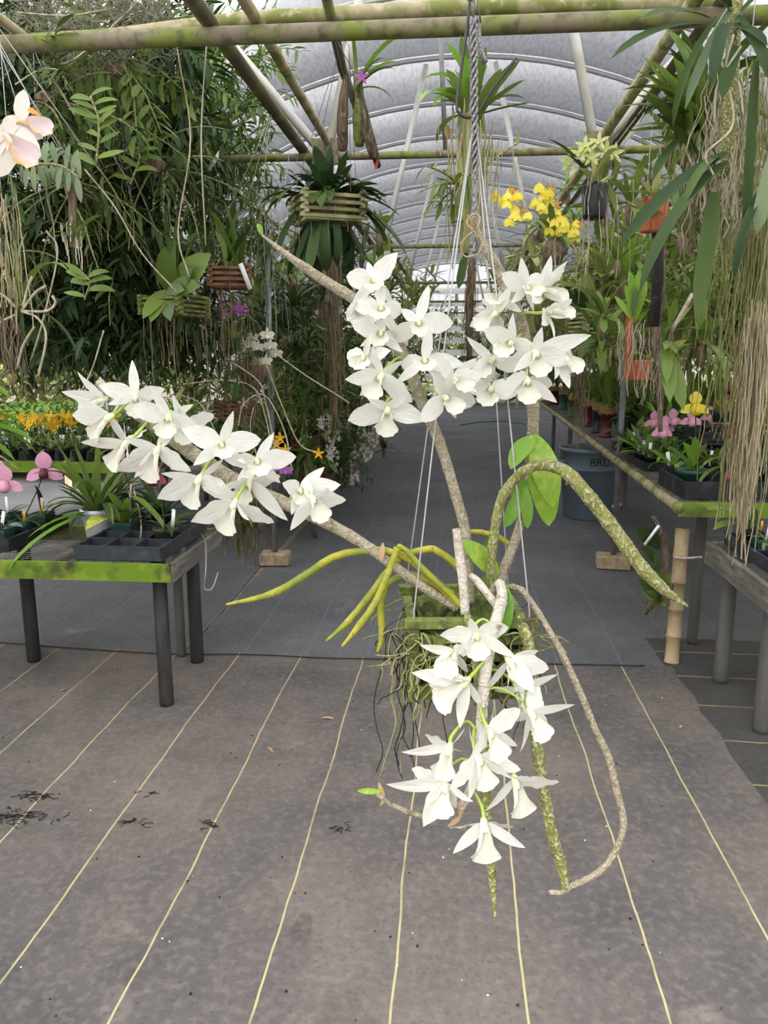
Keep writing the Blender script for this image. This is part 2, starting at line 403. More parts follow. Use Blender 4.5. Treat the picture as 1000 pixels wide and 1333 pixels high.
# added dark tube, stands for the thin dark line of the cloth edge
b = B(); b.tube(spline([(-2.6, 3.50, .010), (-1.5, 3.40, .010), (-.95, 3.425, .010), (-.6, 3.415, .010), (-.2, 3.43, .010), (.1, 3.418, .010), (.5, 3.44, .010), (.9, 3.455, .010)], 8), .0032, 6)
single(b, 'cloth_edge_line', 'root_dark', 'thin dark line along the joint in the ground cloth', 'hose', (-.6, 3.43, .006))

# ---- roof: arched film in bays between hoops
RAD = 4.3; ZC = -.35; PITCH = 1.22; Y0 = 7.26-5*PITCH
def film_mat(name, col, dark, t):
    m = bpy.data.materials.new(name); m.use_nodes = True; nt = m.node_tree; N = nt.nodes; L = nt.links
    for n in list(N):
        if n.type != 'OUTPUT_MATERIAL': N.remove(n)
    tc = N.new('ShaderNodeTexCoord'); mp = N.new('ShaderNodeMapping'); mp.inputs['Scale'].default_value = (16, .5, 16); L.new(tc.outputs['Object'], mp.inputs[0])
    no = N.new('ShaderNodeTexNoise'); no.inputs['Scale'].default_value = 2.2; no.inputs['Detail'].default_value = 3; L.new(mp.outputs[0], no.inputs['Vector'])
    mx = N.new('ShaderNodeMix'); mx.data_type = 'RGBA'; mx.inputs[6].default_value = (*col, 1); mx.inputs[7].default_value = (*dark, 1)
    mr = N.new('ShaderNodeMapRange'); mr.inputs[1].default_value = .42; mr.inputs[2].default_value = .75; L.new(no.outputs[0], mr.inputs[0]); L.new(mr.outputs[0], mx.inputs[0])
    tr = N.new('ShaderNodeBsdfTranslucent'); L.new(mx.outputs[2], tr.inputs[0])
    df = N.new('ShaderNodeBsdfDiffuse'); df.inputs[0].default_value = (.35, .36, .40, 1)
    ms = N.new('ShaderNodeMixShader'); ms.inputs[0].default_value = t; L.new(tr.outputs[0], ms.inputs[1]); L.new(df.outputs[0], ms.inputs[2])
    L.new(ms.outputs[0], N['Material Output'].inputs[0]); return m
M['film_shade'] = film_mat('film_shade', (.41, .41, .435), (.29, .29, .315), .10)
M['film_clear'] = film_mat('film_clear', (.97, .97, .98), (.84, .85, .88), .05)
ceil = thing('ceiling', None, None, (0, 0, 0), kind='structure')
AMAX = 66
for k in range(-4, 17):  # clear bays over and behind the camera are unseen, added to diffuse sunlight
    ya = Y0+k*PITCH; b = B(); nt_, na_ = 10, 44; vs = []
    for i in range(nt_+1):
        t = i/nt_; bulge = .27*(math.sin(math.pi*t)**.7)
        for j in range(na_+1):
            a = R(-AMAX+2*AMAX*j/na_); r = RAD+.03+bulge*(1+.04*math.sin(9*a+k))
            vs.append((r*math.sin(a), ya+PITCH*t, ZC+r*math.cos(a)))
    fs = [(i*(na_+1)+j, i*(na_+1)+j+1, (i+1)*(na_+1)+j+1, (i+1)*(na_+1)+j) for i in range(nt_) for j in range(na_)]
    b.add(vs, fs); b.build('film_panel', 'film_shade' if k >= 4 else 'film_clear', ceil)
fr = thing('greenhouse_frame', 'weathered pipe frame of hoops and trusses under the arched film roof', 'frame', (0, 4, 0))
for k in range(-4, 18):
    ya = Y0+k*PITCH
    B().tube([(RAD*math.sin(R(a)), ya, ZC+RAD*math.cos(R(a))) for a in range(-AMAX, AMAX+1, 4)], .021, 8).build('hoop', 'pipe_grey', fr)
    for sx_ in (-1, 1):
        if k % 3 == 0:
            x = RAD*math.sin(R(AMAX))*sx_
            B().tube([(x, ya, -.01), (x, ya, ZC+RAD*math.cos(R(AMAX)))], .03, 8).build('side_post', 'steel', fr)
HC = 2.41
CH = [2.62, 4.12, 7.33, 10.8, 14.3, 17.8]
hw = math.sqrt(RAD**2-(HC-ZC)**2)
for i, yy in enumerate(CH):
    B().tube([(-hw, yy, HC), (hw, yy, HC)], .027 if i == 0 else .019, 10).build('truss_chord', 'pipe_algae', fr)
    if i == 0: continue
    for sx_ in (-1, 1):
        a = R(9.5*sx_)
        apx = Vector((.30*sx_, yy+.0, ZC+math.sqrt(RAD**2-.3**2)-.02))
        B().tube([(.67*sx_, yy+.02, HC), apx], .024, 8).build('truss_strut', 'pipe_light', fr)
        out = Vector((1.7*sx_, yy, ZC+math.sqrt(RAD**2-1.7**2)-.02))
        B().tube([(.67*sx_, yy+.03, HC), out], .024, 8).build('truss_strut', 'pipe_light', fr)
        B().box((.67*sx_, yy-.025, HC+.02), (.13, .012, .12)).build('gusset_plate', 'pipe_algae', fr, smooth=False)
# second, sloping tan rail above the first chord, and the long rails running down the house
B().tube([PY(-60, 62, 2.75), PY(150, 48, 2.75), PY(320, 26, 2.75), PY(640, 8, 2.75), PY(950, 4, 2.75)], .026, 10).build('sloping_rail', 'pipe_tan', fr)
for x, z, r, m in ((-.80, 2.46, .026, 'pipe_dark'), (-.66, 2.48, .02, 'pipe_tan'), (.70, 2.47, .024, 'pipe_tan'), (.77, 2.45, .02, 'pipe_dark')):
    B().tube([(x*1.0, 2.0, z), (x, 4.1, z), (x, 17.8, z)], r, 8).build('purlin', m, fr)
B().tube([PY(424, -8, 2.55), PY(446, 90, 3.0), PY(492, 215, 4.1)], .017, 8).build('brace_pole', 'pipe_dark', fr)
B().tube([PY(572, 8, 4.0), PY(580, 195, 4.12)], .012, 8).build('drop_rod', 'steel', fr)
for x in (-2.9, -2.15, -1.45, 1.45, 2.15, 2.9):
    B().tube([(x, 1.6, HC+.05), (x, 17.8, HC+.05)], .017, 8).build('hanging_rail', 'pipe_tan', fr)
B().tube([(-1.6, 1.13, 2.30), (2.2, 1.13, 2.30)], .02, 8).build('hanging_rail', 'pipe_tan', fr)
for sx_ in (-1.6, 2.2):
    B().tube([(sx_, 1.13, 0), (sx_, 1.13, 2.33)], .022, 8).build('side_post', 'steel', fr)
# far end of the house: boards and glazing bars with bright gaps
ew = thing('wall_end', None, None, (0, 22.5, 0), kind='structure')
for i in range(9):
    z = .55+i*.34
    B().box((0, 22.5+.02*(i % 2), z), (7.6, .03, .17)).build('board', 'panel_white', ew, smooth=False)
for x in (-3.6, -1.8, 0, 1.8, 3.6): B().box((x, 22.56, 1.7), (.09, .06, 3.4)).build('stud', 'leg_wood', ew, smooth=False)
# ================================================================== the hanging white dendrobium (subject)
D0 = PC(615, 800, 1.0)
orc = thing('hanging_orchid', 'large white-flowered orchid with long bare canes in a mossy hanging wooden basket over the aisle', 'orchid', tuple(D0))
CANES = {}
def cane(key, pts, rad, m, nodes=True, n=9, sub=6, name='cane'):
    """pts: (u, v, depth) along the cane; radii in pixels at depth 1"""
    sp_ = spline([PC(u, v, d) for u, v, d in pts], sub); k = len(sp_)
    rr = [r/1000. for r in rads(rad, k)]
    L = [0]
    for i in range(1, k): L.append(L[-1]+(sp_[i]-sp_[i-1]).length)
    step = .034
    if nodes:
        # resample so every node gets a small swelling
        tot = L[-1]; nn = max(2, int(tot/step)); P_ = []; RR = []
        for q in range(nn):
            for f_, g_ in ((0, 1.07), (.10, .99), (.55, .96), (.92, 1.0)):
                s_ = (q+f_)/nn*tot; i = max(j for j in range(k) if L[j] <= s_+1e-9); i = min(i, k-2)
                t = (s_-L[i])/max(1e-9, L[i+1]-L[i]); P_.append(sp_[i].lerp(sp_[i+1], t)); RR.append((rr[i]+(rr[i+1]-rr[i])*t)*g_)
        P_.append(sp_[-1]); RR.append(rr[-1]*.5)
    else: P_, RR = sp_, rr
    o = B().tube(P_, RR, n).build(name, m, orc)
    CANES[key] = P_
    if nodes:
        nb = B()
        for q in range(1, nn):
            i = q*4; t = (P_[i+1]-P_[i]).normalized()
            nb.tube([P_[i]-t*.0005, P_[i]+t*.0005], RR[i]*1.04, n)
        nb.build('node_rings', 'node', orc, parent=o, kind='stuff')
    return o
cane('A', [(596, 792, 1.0), (560, 770, 1.0), (520, 742, 1.0), (470, 706, 1.0), (420, 678, 1.0), (370, 655, 1.0), (310, 628, 1.01), (250, 590, 1.02), (200, 552, 1.03), (150, 520, 1.04), (128, 496, 1.05)], [6, 6.5, 7, 8, 9, 10, 10, 9, 6], 'cane_sheath')
cane('B', [(612, 785, 1.0), (607, 700, 1.0), (592, 640, 1.0), (572, 575, 1.0), (548, 520, 1.0), (525, 462, 1.01), (500, 425, 1.02), (470, 395, 1.03), (430, 370, 1.04), (385, 340, 1.05), (341, 306, 1.06)], [6.5, 7, 7, 8, 9, 9.5, 8, 6.5, 1.5], 'cane_grey')
cane('C', [(650, 770, 1.02), (656, 742, 1.02), (672, 700, 1.02), (687, 640, 1.02), (694, 560, 1.02), (692, 500, 1.02), (680, 430, 1.02), (660, 375, 1.02), (640, 335, 1.02), (620, 300, 1.02)], [7, 7, 6, 7, 8.5, 9.5, 9.5, 7.5, 5], 'cane_grey')
cane('D', [(640, 775, 1.0), (650, 760, .97), (654, 775, .95), (647, 805, .92), (636, 850, .91), (630, 900, .90), (626, 950, .89), (618, 1010, .89), (600, 1055, .89)], [6, 6.5, 7.5, 7.5, 7, 6, 4], 'cane_white')
cane('E', [(638, 775, 1.0), (640, 730, .98), (644, 690, .97), (655, 645, .96), (680, 615, .95), (705, 605, .95), (735, 613, .94), (765, 645, .93), (800, 690, .93), (835, 738, .92), (865, 768, .92), (896, 790, .92)], [5.5, 6, 6.5, 6.5, 8, 9, 9, 8, 2], 'cane_lichen')
cane('F', [(655, 768, 1.0), (675, 765, .98), (697, 792, .97), (730, 848, .96), (757, 905, .95), (775, 950, .95), (792, 985, .95), (803, 1030, .95), (812, 1070, .95), (803, 1105, .95), (780, 1135, .95), (745, 1153, .95), (728, 1163, .95), (714, 1161, .95)], [4.5, 4.5, 4.5, 4.5, 5, 4.5, 4.2, 4, 3], 'cane_grey')
cane('G', [(676, 800, .97), (690, 850, .95), (695, 920, .95), (700, 975, .95), (708, 1030, .95), (720, 1090, .95), (733, 1132, .95), (736, 1158, .95)], [7, 8, 8, 7.5, 7.5, 7, 5], 'cane_green')
cane('H', [(622, 830, .96), (624, 900, .95), (630, 980, .95), (634, 1060, .95), (640, 1130, .95), (645, 1200, .95)], [6.5, 6.5, 6.5, 6.5, 6, 1.2], 'cane_green')
cane('I', [(612, 1035, .92), (585, 1056, .92), (550, 1063, .92), (520, 1052, .92), (500, 1042, .92), (490, 1032, .92)], [3, 3.5, 3.2, 3, 2], 'cane_grey')
cane('S', [(606, 800, .96), (603, 760, .96), (598, 720, .96), (594, 688, .96)], [6, 6, 6, 5], 'cane_white', nodes=False)
cane('S2', [(648, 790, .95), (636, 775, .95), (622, 757, .96), (613, 750, .97)], [5, 5, 5, 4.5], 'cane_white', nodes=False)
cane('S3', [(634, 930, .93), (622, 880, .93), (616, 830, .94), (608, 800, .95)], [5, 5.5, 6, 6], 'cane_lichen')
for kk, p in (('Y1', [(597, 788, 1.0), (568, 758, 1.0), (536, 730, 1.0), (504, 717, 1.0), (472, 717, 1.0), (434, 725, 1.0), (402, 746, 1.0), (354, 773, 1.0), (294, 787, 1.0)]),
              ('Y2', [(610, 770, 1.02), (600, 742, 1.02), (574, 720, 1.02), (555, 715, 1.02), (523, 726, 1.02), (501, 749, 1.02), (485, 771, 1.02), (453, 810, 1.02), (424, 835, 1.02)]),
              ('Y3', [(518, 713, .98), (510, 733, .98), (491, 781, .98), (469, 813, .98), (445, 842, .98)]),
              ('Y4', [(590, 775, 1.01), (560, 758, 1.01), (535, 748, 1.01), (517, 752, 1.01), (501, 765, 1.01), (496, 794, 1.01), (498, 829, 1.01), (491, 850, 1.01)]),
              ('Y5', [(602, 790, .99), (587, 774, .99), (552, 742, .99), (525, 712, .99), (517, 712, .985)]),
              ('Y6', [(640, 770, 1.03), (665, 715, 1.03), (650, 700, 1.03), (630, 693, 1.03), (606, 692, 1.03)])):
    cane(kk, p, [5.5, 5.5, 5, 5, 5, 5.2, 5.2, 5, 1.5] if kk not in ('Y5', 'Y6', 'Y3') else ([5, 4.5, 5, 5, 1.5] if kk == 'Y3' else [4.5, 4, 3.5]), 'cane_yellow')

# leaves still on the canes
def pleaf(a, b, m, wide=1.0, up=None, shape='big'):
    A_, B_ = PC(*a), PC(*b); leaf(orc, shape, m, A_, B_-A_, (B_-A_).length*1.04, up or (-FW+UP*.3), wide)
pleaf((694, 566, 1.0), (727, 650, .96), 'leaf_lime', 1.0); pleaf((693, 575, 1.0), (724, 682, .98), 'leaf_lime', .9)
pleaf((694, 568, 1.0), (664, 598, .97), 'leaf_bright', 1.3, up=(-FW+UP*1.5)); pleaf((687, 628, 1.0), (660, 682, .98), 'leaf_bright', .85)
pleaf((686, 625, 1.0), (655, 652, 1.04), 'leaf', 1.2); pleaf((684, 634, .99), (690, 690, .99), 'leaf_bright', .7)
pleaf((648, 748, 1.0), (612, 706, .97), 'leaf_lime', 1.1); pleaf((632, 742, 1.03), (640, 690, 1.03), 'leaf', .8)
pleaf((655, 758, .97), (660, 822, .94), 'leaf_bright', .9); pleaf((640, 745, 1.02), (618, 770, 1.0), 'leaf', .8)
pleaf((341, 306, 1.06), (335, 288, 1.06), 'leaf_bright', 1.0); pleaf((498, 1030, .92), (464, 1030, .92), 'leaf_lime', .6); pleaf((412, 357, 1.05), (396, 338, 1.05), 'leaf_lime', .5)
for a, b in (((500, 1040, .92), (492, 1018, .92)), ((500, 1040, .92), (494, 1052, .92)), ((496, 730, .98), (499, 704, .98)), ((620, 298, 1.02), (612, 280, 1.0)), ((600, 1062, .89), (584, 1078, .88)), ((742, 612, .94), (738, 634, .94)), ((600, 1040, .89), (600, 1068, .88))):
    A_, B_ = PC(*a), PC(*b); leaf(orc, 'lance2', 'dry', A_, B_-A_, (B_-A_).length, -FW, 1.2, name='dry_bract')
b = B(); b.tube(spline([PC(x, y, 1.01) for x, y in ((618, 300), (606, 310), (600, 322), (606, 334), (622, 330), (628, 318))], 5), .0011, 5); b.tube(spline([PC(x, y, 1.01) for x, y in ((616, 300), (608, 290), (616, 279), (625, 284), (620, 300))], 5), .0016, 5)
b.build('dry_tendril', 'dry', orc)

# ---- flowers: centre (u, v), depth, cane key, tips of tepals (kind, u, v)
FL = [
 ('A', 136, 520, 1.03, 's82,510 s102,484 p106,548 p122,500 l112,536'),
 ('A', 176, 516, 1.03, 's172,470 p130,502 p206,502 s150,530 s200,535 l186,540'),
 ('A', 144, 542, 1.0, 'p103,544 s98,522 s160,580 s158,512 l119,574'),
 ('A', 166, 576, .99, 's106,578 s150,548 p182,556 p176,610 l144,612'),
 ('A', 206, 584, .98, 'p152,612 s160,568 p248,612 s222,548 s180,622 l194,628'),
 ('A', 220, 542, 1.0, 's204,508 p172,532 p262,562 s246,524 s196,560 l222,566'),
 ('A', 242, 550, 1.02, 's232,518 p274,540 p210,566 s262,576 l246,574'),
 ('A', 288, 578, .98, 's307,539 p338,572 p238,558 s258,606 s322,604 l298,590'),
 ('A', 260, 622, .97, 'p206,648 s215,619 p306,646 s284,596 s236,640 l248,662'),
 ('A', 334, 600, .98, 's355,562 p384,595 p296,598 s306,640 s362,628 l344,612'),
 ('A', 306, 654, .95, 'p250,678 s272,632 p354,682 s330,676 s268,634 l293,696'),
 ('A', 326, 626, .99, 'p362,622 s356,652 s374,676 p296,632 l318,652'),
 ('A', 390, 638, .98, 's420,608 p372,630 p442,631 s384,668 l400,650'),
 ('A', 406, 648, .95, 'p448,650 s380,690 s392,622 p428,640 l422,674'),
 ('B', 487, 366, 1.0, 's479,332 p517,335 p449,354 s512,388 s458,392 l486,378'),
 ('B', 497, 402, .98, 's492,356 p458,390 p526,396 s466,424 s520,432 l494,414'),
 ('B', 544, 420, .98, 's558,372 p591,417 s524,396 p508,440 s566,452 l548,436'),
 ('B', 497, 434, .99, 'p462,430 s494,402 p532,446 s470,456 s524,462 l492,448'),
 ('B', 553, 470, .96, 's559,428 p521,469 p602,472 s516,498 s588,502 l552,480'),
 ('B', 474, 466, .98, 'p449,452 s486,440 p508,462 s466,484 s506,492 l468,478'),
 ('B', 497, 488, .95, 'p451,496 s486,456 p534,524 s526,466 s468,512 l483,518'),
 ('B', 505, 530, .95, 'p455,549 s480,524 p554,546 s528,520 l503,568'),
 ('B', 589, 494, .96, 's623,464 p621,494 p566,472 s584,526 s616,512 l604,506'),
 ('B', 578, 516, .95, 'p550,550 p622,522 s588,486 s596,540 s562,494 l592,534'),
 ('B', 470, 400, 1.02, 'p456,412 s468,376 p496,418 s452,424 l464,420'),
 ('C', 684, 376, .98, 's674,346 p652,366 p714,352 s664,400 s700,398 l690,386'),
 ('C', 704, 378, .97, 's712,341 s735,347 p728,362 p690,400 s742,388 l737,390'),
 ('C', 712, 406, .96, 's742,420 p736,398 s716,446 p698,430 l739,412'),
 ('C', 647, 408, 1.0, 's622,394 p616,418 s660,380 p650,440 l620,428'),
 ('C', 654, 390, 1.02, 'p632,384 s664,362 s672,412 p636,404 l640,396'),
 ('C', 642, 468, .98, 's610,436 p616,486 p672,482 s668,448 s636,498 l622,488'),
 ('C', 667, 446, .97, 'p630,436 s664,416 s640,470 p696,460 l650,462'),
 ('C', 697, 458, .93, 's699,434 p659,468 p746,470 s769,437 s668,486 l700,488'),
 ('C', 726, 464, .95, 'p754,478 s716,498 s738,506 p752,456 l750,482'),
 ('C', 640, 506, .97, 'p610,498 s626,522 s666,486 p668,514 l630,524'),
 ('C', 686, 494, .92, 's690,466 p654,498 p724,496 s656,522 s727,522 l684,522'),
 ('D', 620, 824, .90, 'p576,830 s608,802 p664,820 s670,854 s596,846 l619,846'),
 ('D', 594, 850, .90, 's547,837 p566,874 s612,880 p606,832 l578,868'),
 ('D', 608, 886, .88, 's538,878 p560,898 s600,946 s634,926 p576,876 l566,918'),
 ('D', 662, 860, .90, 'p714,872 s706,852 s626,902 p690,896 s654,888 l682,892'),
 ('D', 676, 896, .91, 's648,908 p700,880 s726,880 p672,930 l690,914'),
 ('D', 690, 926, .88, 's748,920 p706,898 p716,966 s674,972 s668,950 l704,952'),
 ('D', 636, 950, .86, 'p682,930 s652,922 p608,976 s676,976 s618,936 l648,976'),
 ('D', 586, 972, .87, 's524,978 p556,966 s604,992 p568,1004 s610,960 l574,1004'),
 ('D', 622, 984, .85, 'p584,1022 p676,1000 s616,956 s612,1036 s664,1010 l634,1020'),
 ('D', 580, 1020, .86, 's505,1020 p536,1012 p552,1074 s596,1062 s612,1030 l572,1050'),
 ('D', 670, 1014, .86, 'p727,1022 s632,1054 s650,998 p694,1002 l682,1062'),
 ('D', 630, 1070, .86, 'p588,1086 s592,1112 p672,1090 s683,1102 l632,1122'),
]
fr_ = random.Random(3)
def flower(key, u, v, d, spec, i):
    c = PC(u, v, d); s = d
    tips = []
    for tk in spec.split():
        k = tk[0]; uu, vv = map(float, tk[1:].split(',')); tips.append((k, uu, vv))
    lp = [t for t in tips if t[0] == 'l'][0]
    ld = (RT*(lp[1]-u) - UP*(lp[2]-v))/1000.*d
    ax = (-FW*.040 + ld).normalized()          # the flower looks along its lip
    # pedicel from the nearest stretch of cane
    cn = CANES[key]; best = min(cn, key=lambda p: (p-(c-ax*.02)).length)
    back = c-ax*.016
    b = B(); mid = (best+back)/2 + UP*.010*fr_.uniform(.2, 1.2) - ax*.010
    b.tube(spline([best, mid, back, c], 4), rads([.0017, .0015, .0021, .0028], 13), 6)
    fo_ = b.build('flower', 'pedicel', orc)
    col_ = B(); col_.tube([c-ax*.004, c+ax*.006, c+ax*.012], [.0035, .0045, .003], 6); col_.build('column', 'column', orc, parent=fo_)
    for k, uu, vv in tips:
        d2 = (RT*(uu-u) - UP*(vv-v))/1000.*d; L2 = d2.length
        if k == 'l':
            Ll = max(.041, L2*1.08); dz = math.sqrt(max(0, Ll*Ll-L2*L2)); dr = d2 - FW*dz*.8
            leaf(orc, 'lip', 'lip_white', c-ax*.003, dr, Ll*.98, up=(UP*1.0 - FW*.5), wide=1.15, name='lip', parent=fo_); continue
        Lf = .047 if k == 's' else .048; dz = math.sqrt(max(0, Lf*Lf-L2*L2))*.75
        sg = -1 if fr_.random() < .5 else 1
        dr = d2 + FW*dz*sg; Ln = dr.length
        shp = ('sepal' if k == 's' else 'petal')+str(fr_.randrange(2))
        leaf(orc, shp, 'petal_white', c, dr, Ln*1.03, up=(ax + RT*fr_.uniform(-.35, .35)+UP*fr_.uniform(-.2, .35)), wide=fr_.uniform(.95, 1.2), name='sepal' if k == 's' else 'petal', parent=fo_)
for i, a in enumerate(FL): flower(*a, i)

# ---- slatted wooden basket (turned with the camera by a few degrees)
bc = PC(615, 838, 1.04); bz = bc.z; rx = (RT*1.0 + FW*.03); rx.z = 0; rx.normalize(); ry = Vector((-rx.y, rx.x, 0)); hs = .078
top = PC(615, 803, .955).z
cx_ = PC(615, 803, .955)+ry*hs; cx_.z = 0
basket = B().box(cx_+Vector((0, 0, top-.108)), (hs*1.9, hs*1.9, .008), Matrix((rx, ry, Vector((0, 0, 1)))).transposed()).build('basket', 'moss_wood', orc, smooth=False)
for lv in range(5):
    z = top-.010-lv*.022
    for sgn in (-1, 1):
        e = .0 if lv else .006
        if lv % 2 == 0 or True:
            a = cx_ + rx*(-hs-e) + ry*(sgn*(hs-.006)); c = cx_ + rx*(hs+e) + ry*(sgn*(hs-.006)); a.z = c.z = z
            B().bar(a, c, .013, .0125, bev=.0012).build('slat', 'moss_wood', orc, parent=basket, smooth=False)
            a = cx_ + ry*(-hs) + rx*(sgn*(hs-.006)); c = cx_ + ry*(hs) + rx*(sgn*(hs-.006)); a.z = c.z = z-.011
            B().bar(a, c, .013, .0095, bev=.001).build('slat', 'moss_wood', orc, parent=basket, smooth=False)
# mossy potting mix, roots trailing
vs = []; b = B(); mr_ = random.Random(5); nn = 12
for i in range(nn+1):
    for j in range(nn+1):
        p = cx_ + rx*(hs*.84*(2*i/nn-1)) + ry*(hs*.84*(2*j/nn-1)); p.z = top-.016+mr_.uniform(-.012, .010); vs.append(p)
b.add(vs, [(i*(nn+1)+j, (i+1)*(nn+1)+j, (i+1)*(nn+1)+j+1, i*(nn+1)+j+1) for i in range(nn) for j in range(nn)])
ww = hs*.80; vs = []
for (sx_, sy_) in ((-1, -1), (1, -1), (1, 1), (-1, 1)):
    for zz in (top-.012, top-.106):
        p = cx_+rx*ww*sx_+ry*ww*sy_; p.z = zz; vs.append(p)
b.add(vs, [(0, 1, 3, 2), (2, 3, 5, 4), (4, 5, 7, 6), (6, 7, 1, 0)])
b.build('moss_fill', 'moss', orc)
b = B(); b2 = B()
for q in range(190):
    s0 = mr_.choice((-1, 1, 0, 0)); p = cx_ + rx*(hs*(1.0*s0 if s0 else mr_.uniform(-1, 1))) + ry*(-hs*1.02 if s0 == 0 else mr_.uniform(-hs, hs)); p.z = top-mr_.uniform(.015, .09)
    pts = [p]; d_ = (rx*mr_.uniform(-.6, .6) - ry*mr_.uniform(0, .4) + Vector((0, 0, mr_.uniform(-.6, .2))))
    for k in range(6):
        d_ = (d_ + Vector((mr_.uniform(-.8, .8), mr_.uniform(-.5, .5), mr_.uniform(-.7, .3)))).normalized(); pts.append(pts[-1]+d_*mr_.uniform(.006, .014))
    (b if q % 4 else b2).tube(spline(pts, 3), mr_.uniform(.0007, .0014), 4, cap=False)
for q in range(26):
    p = cx_ + rx*hs*mr_.choice((-1.0, -.95, -.6, .9, 1.0, mr_.uniform(-1, 1))) - ry*hs*mr_.uniform(-.8, 1.0); p.z = top-mr_.uniform(.03, .1)
    pts = [p]; Ld = mr_.choice((.05, .07, .10, .16)); dx = mr_.uniform(-.4, .4)
    if q < 5: p = cx_ - rx*hs*(1.0+.1*q/5) - ry*hs*.5; p.z = top-.05; pts = [p, p-rx*.02+Vector((0, 0, .015))]; Ld = .17
    for k in range(7): pts.append(pts[-1] + Vector((mr_.uniform(-.35, .35)+dx*.3, mr_.uniform(-.3, .3), -1))*(Ld/6))
    (b2 if q % 3 else b).tube(spline(pts, 3), mr_.uniform(.0007, .0012), 4, cap=False)
b.build('pale_roots', 'root_green', orc, kind='stuff'); b2.build('dark_roots', 'root_dark', orc, kind='stuff')
# ---- wire hanger: four wires to a twisted cable, J hook, rope to the rail above
b = B(); apex = PC(618, 150, 1.03)
for sx_, sy_ in ((-1, -1), (1, -1), (1, 1), (-1, 1)):
    p = cx_+rx*hs*.93*sx_+ry*hs*.93*sy_; p.z = top-.05; q = p.copy(); q.z = top+.004
    b.tube([p, q, q.lerp(apex, .6)+rx*.003*sx_, apex], .0011, 5)
b.build('hanger_wire', 'wire_light', orc)
b = B(); lo = PC(619, 330, 1.03); hi = PC(616, 28, 1.03)
for k in range(4):
    pts = []
    for i in range(70):
        t = i/69; a = t*40+k*math.pi/2; rr = .0038*(1 if t > .35 else .5)
        pts.append(lo.lerp(hi, t) + RT*math.cos(a)*rr + FW*math.sin(a)*rr)
    b.tube(pts, .0022, 5)
b.tube(spline([hi, PC(618, 24, 1.04), PC(622, 32, 1.05), PC(624, 60, 1.055), PC(632, 82, 1.06)], 4), .0042, 6)
b.build('twisted_cable', 'cable', orc)
railz = 2.30
hk = spline([PC(672, 76, 1.03), PC(640, 118, 1.03), PC(622, 146, 1.03), (PC(610, 153, 1.03)), PC(599, 148, 1.03), PC(595, 135, 1.03), PC(602, 80, 1.03), PC(612, 0, 1.03), PC(615, -90, 1.02)], 6)
end = hk[-1]; rt = Vector((end.x, 1.13, railz+.022)); hk += [end.lerp(rt, .6), rt]
B().tube(hk, .0022, 6).build('hook', 'hook', orc)
b = B(); b.tube([PC(612, 0, 1.03), PC(614, -60, 1.03), rt+Vector((.004, 0, 0))], .004, 6); b.tube([PC(618, -30, 1.03), hi], .002, 5); b.tube([PC(617, -30, 1.03), rt], .003, 5); b.tube([PC(619, -20, 1.03), PC(626, 30, 1.05)], .0013, 5)
b.build('hanger_rope', 'cable', orc)
# ================================================================== small shapes shared by the other plants
def leaf_bt(root, shape, m, A_, B_, up=(0, 0, 1), wide=1.0, name='leaf', parent=None):
    """leaf whose base sits at A_ and whose tip reaches B_, bowed upward by the blade's own arch"""
    A_, B_ = Vector(A_), Vector(B_); vs = BL[shape][0]; k = len([p for p in vs if abs(p[0]-vs[0][0]) < 1e-9 and abs(p[2]) < .2]) or 3
    e = Vector(vs[-2]) if True else None; e = Vector((e.x, 0, e.z)); ang = math.atan2(e.z, e.x); s = (B_-A_).length/e.length
    o = bpy.data.objects.new(name, bmesh_data(shape, m)); COL.objects.link(o); o.parent = parent or root
    mx = basis(B_-A_, up).to_4x4() @ Matrix.Rotation(ang, 4, 'Y') @ Matrix.Diagonal((s, s*wide, s, 1))
    o.matrix_basis = Matrix.Translation(A_-Vector(root['_o'])) @ mx
    return o
def multi(parts):
    b = B()
    for sh, base, d, L_, up, wd in parts: add_leaf(b, sh, base, d, L_, up, wd)
    return b.v, b.f
BL['tiny'] = blade(.30, 25, 'lance', .25, 3, 1)
BL['tinystrap'] = blade(.10, 60, 'strap', .4, 4, 1)
BL['t5'] = blade(.36, 20, 'lance', .1, 4, 1)
BL['t6'] = blade(.62, 25, 'ell', .12, 5, 1)
def ring(n, sh, L_, tilt, wd=1.0, a0=90):
    return [(sh, (0, 0, 0), Vector((math.sin(tilt), math.cos(R(a0+360*i/n))*math.cos(tilt), math.sin(R(a0+360*i/n))*math.cos(tilt))), L_, (1, 0, 0), wd) for i in range(n)]
BL['star'] = multi(ring(5, 't5', .5, .35) + [('t6', (0, 0, 0), (.8, 0, -.5), .3, (1, 0, .4), 1)])
BL['moth'] = multi(ring(3, 't5', .5, .1, 1.2) + [('t6', (0, 0, 0), (.1, s, .2), .5, (1, 0, 0), 1.2) for s in (-1, 1)] + [('t6', (0, 0, 0), (.7, 0, -.6), .34, (1, 0, .6), 1)])
BL['dancing'] = multi(ring(5, 't5', .24, .1, 1.2) + [('t6', (0, s*.02, 0), (.15, s*.55, -.8), .5, (1, 0, 0), 1.1) for s in (-1, 1)])
def pouch_mesh():
    b = B(); b.lathe((0, 0, 0), [(.06, -.34), (.15, -.30), (.18, -.20), (.16, -.08), (.13, 0), (.15, .03), (.11, -.06)], 10); 
    mx = Matrix.Rotation(R(-25), 3, 'Y'); return [tuple(mx @ Vector(p)+Vector((.08, 0, 0))) for p in b.v], b.f
BL['pouch'] = pouch_mesh()
BL['label'] = (lambda b: (b.v, b.f))(B().box((.5, 0, 0), (1, .17, .012)))
def inst(root, shape, m, pos, d, size, up=(0, 0, 1), wide=1, name='flower', parent=None): return leaf(root, shape, m, pos, d, size, up, wide, name, parent)
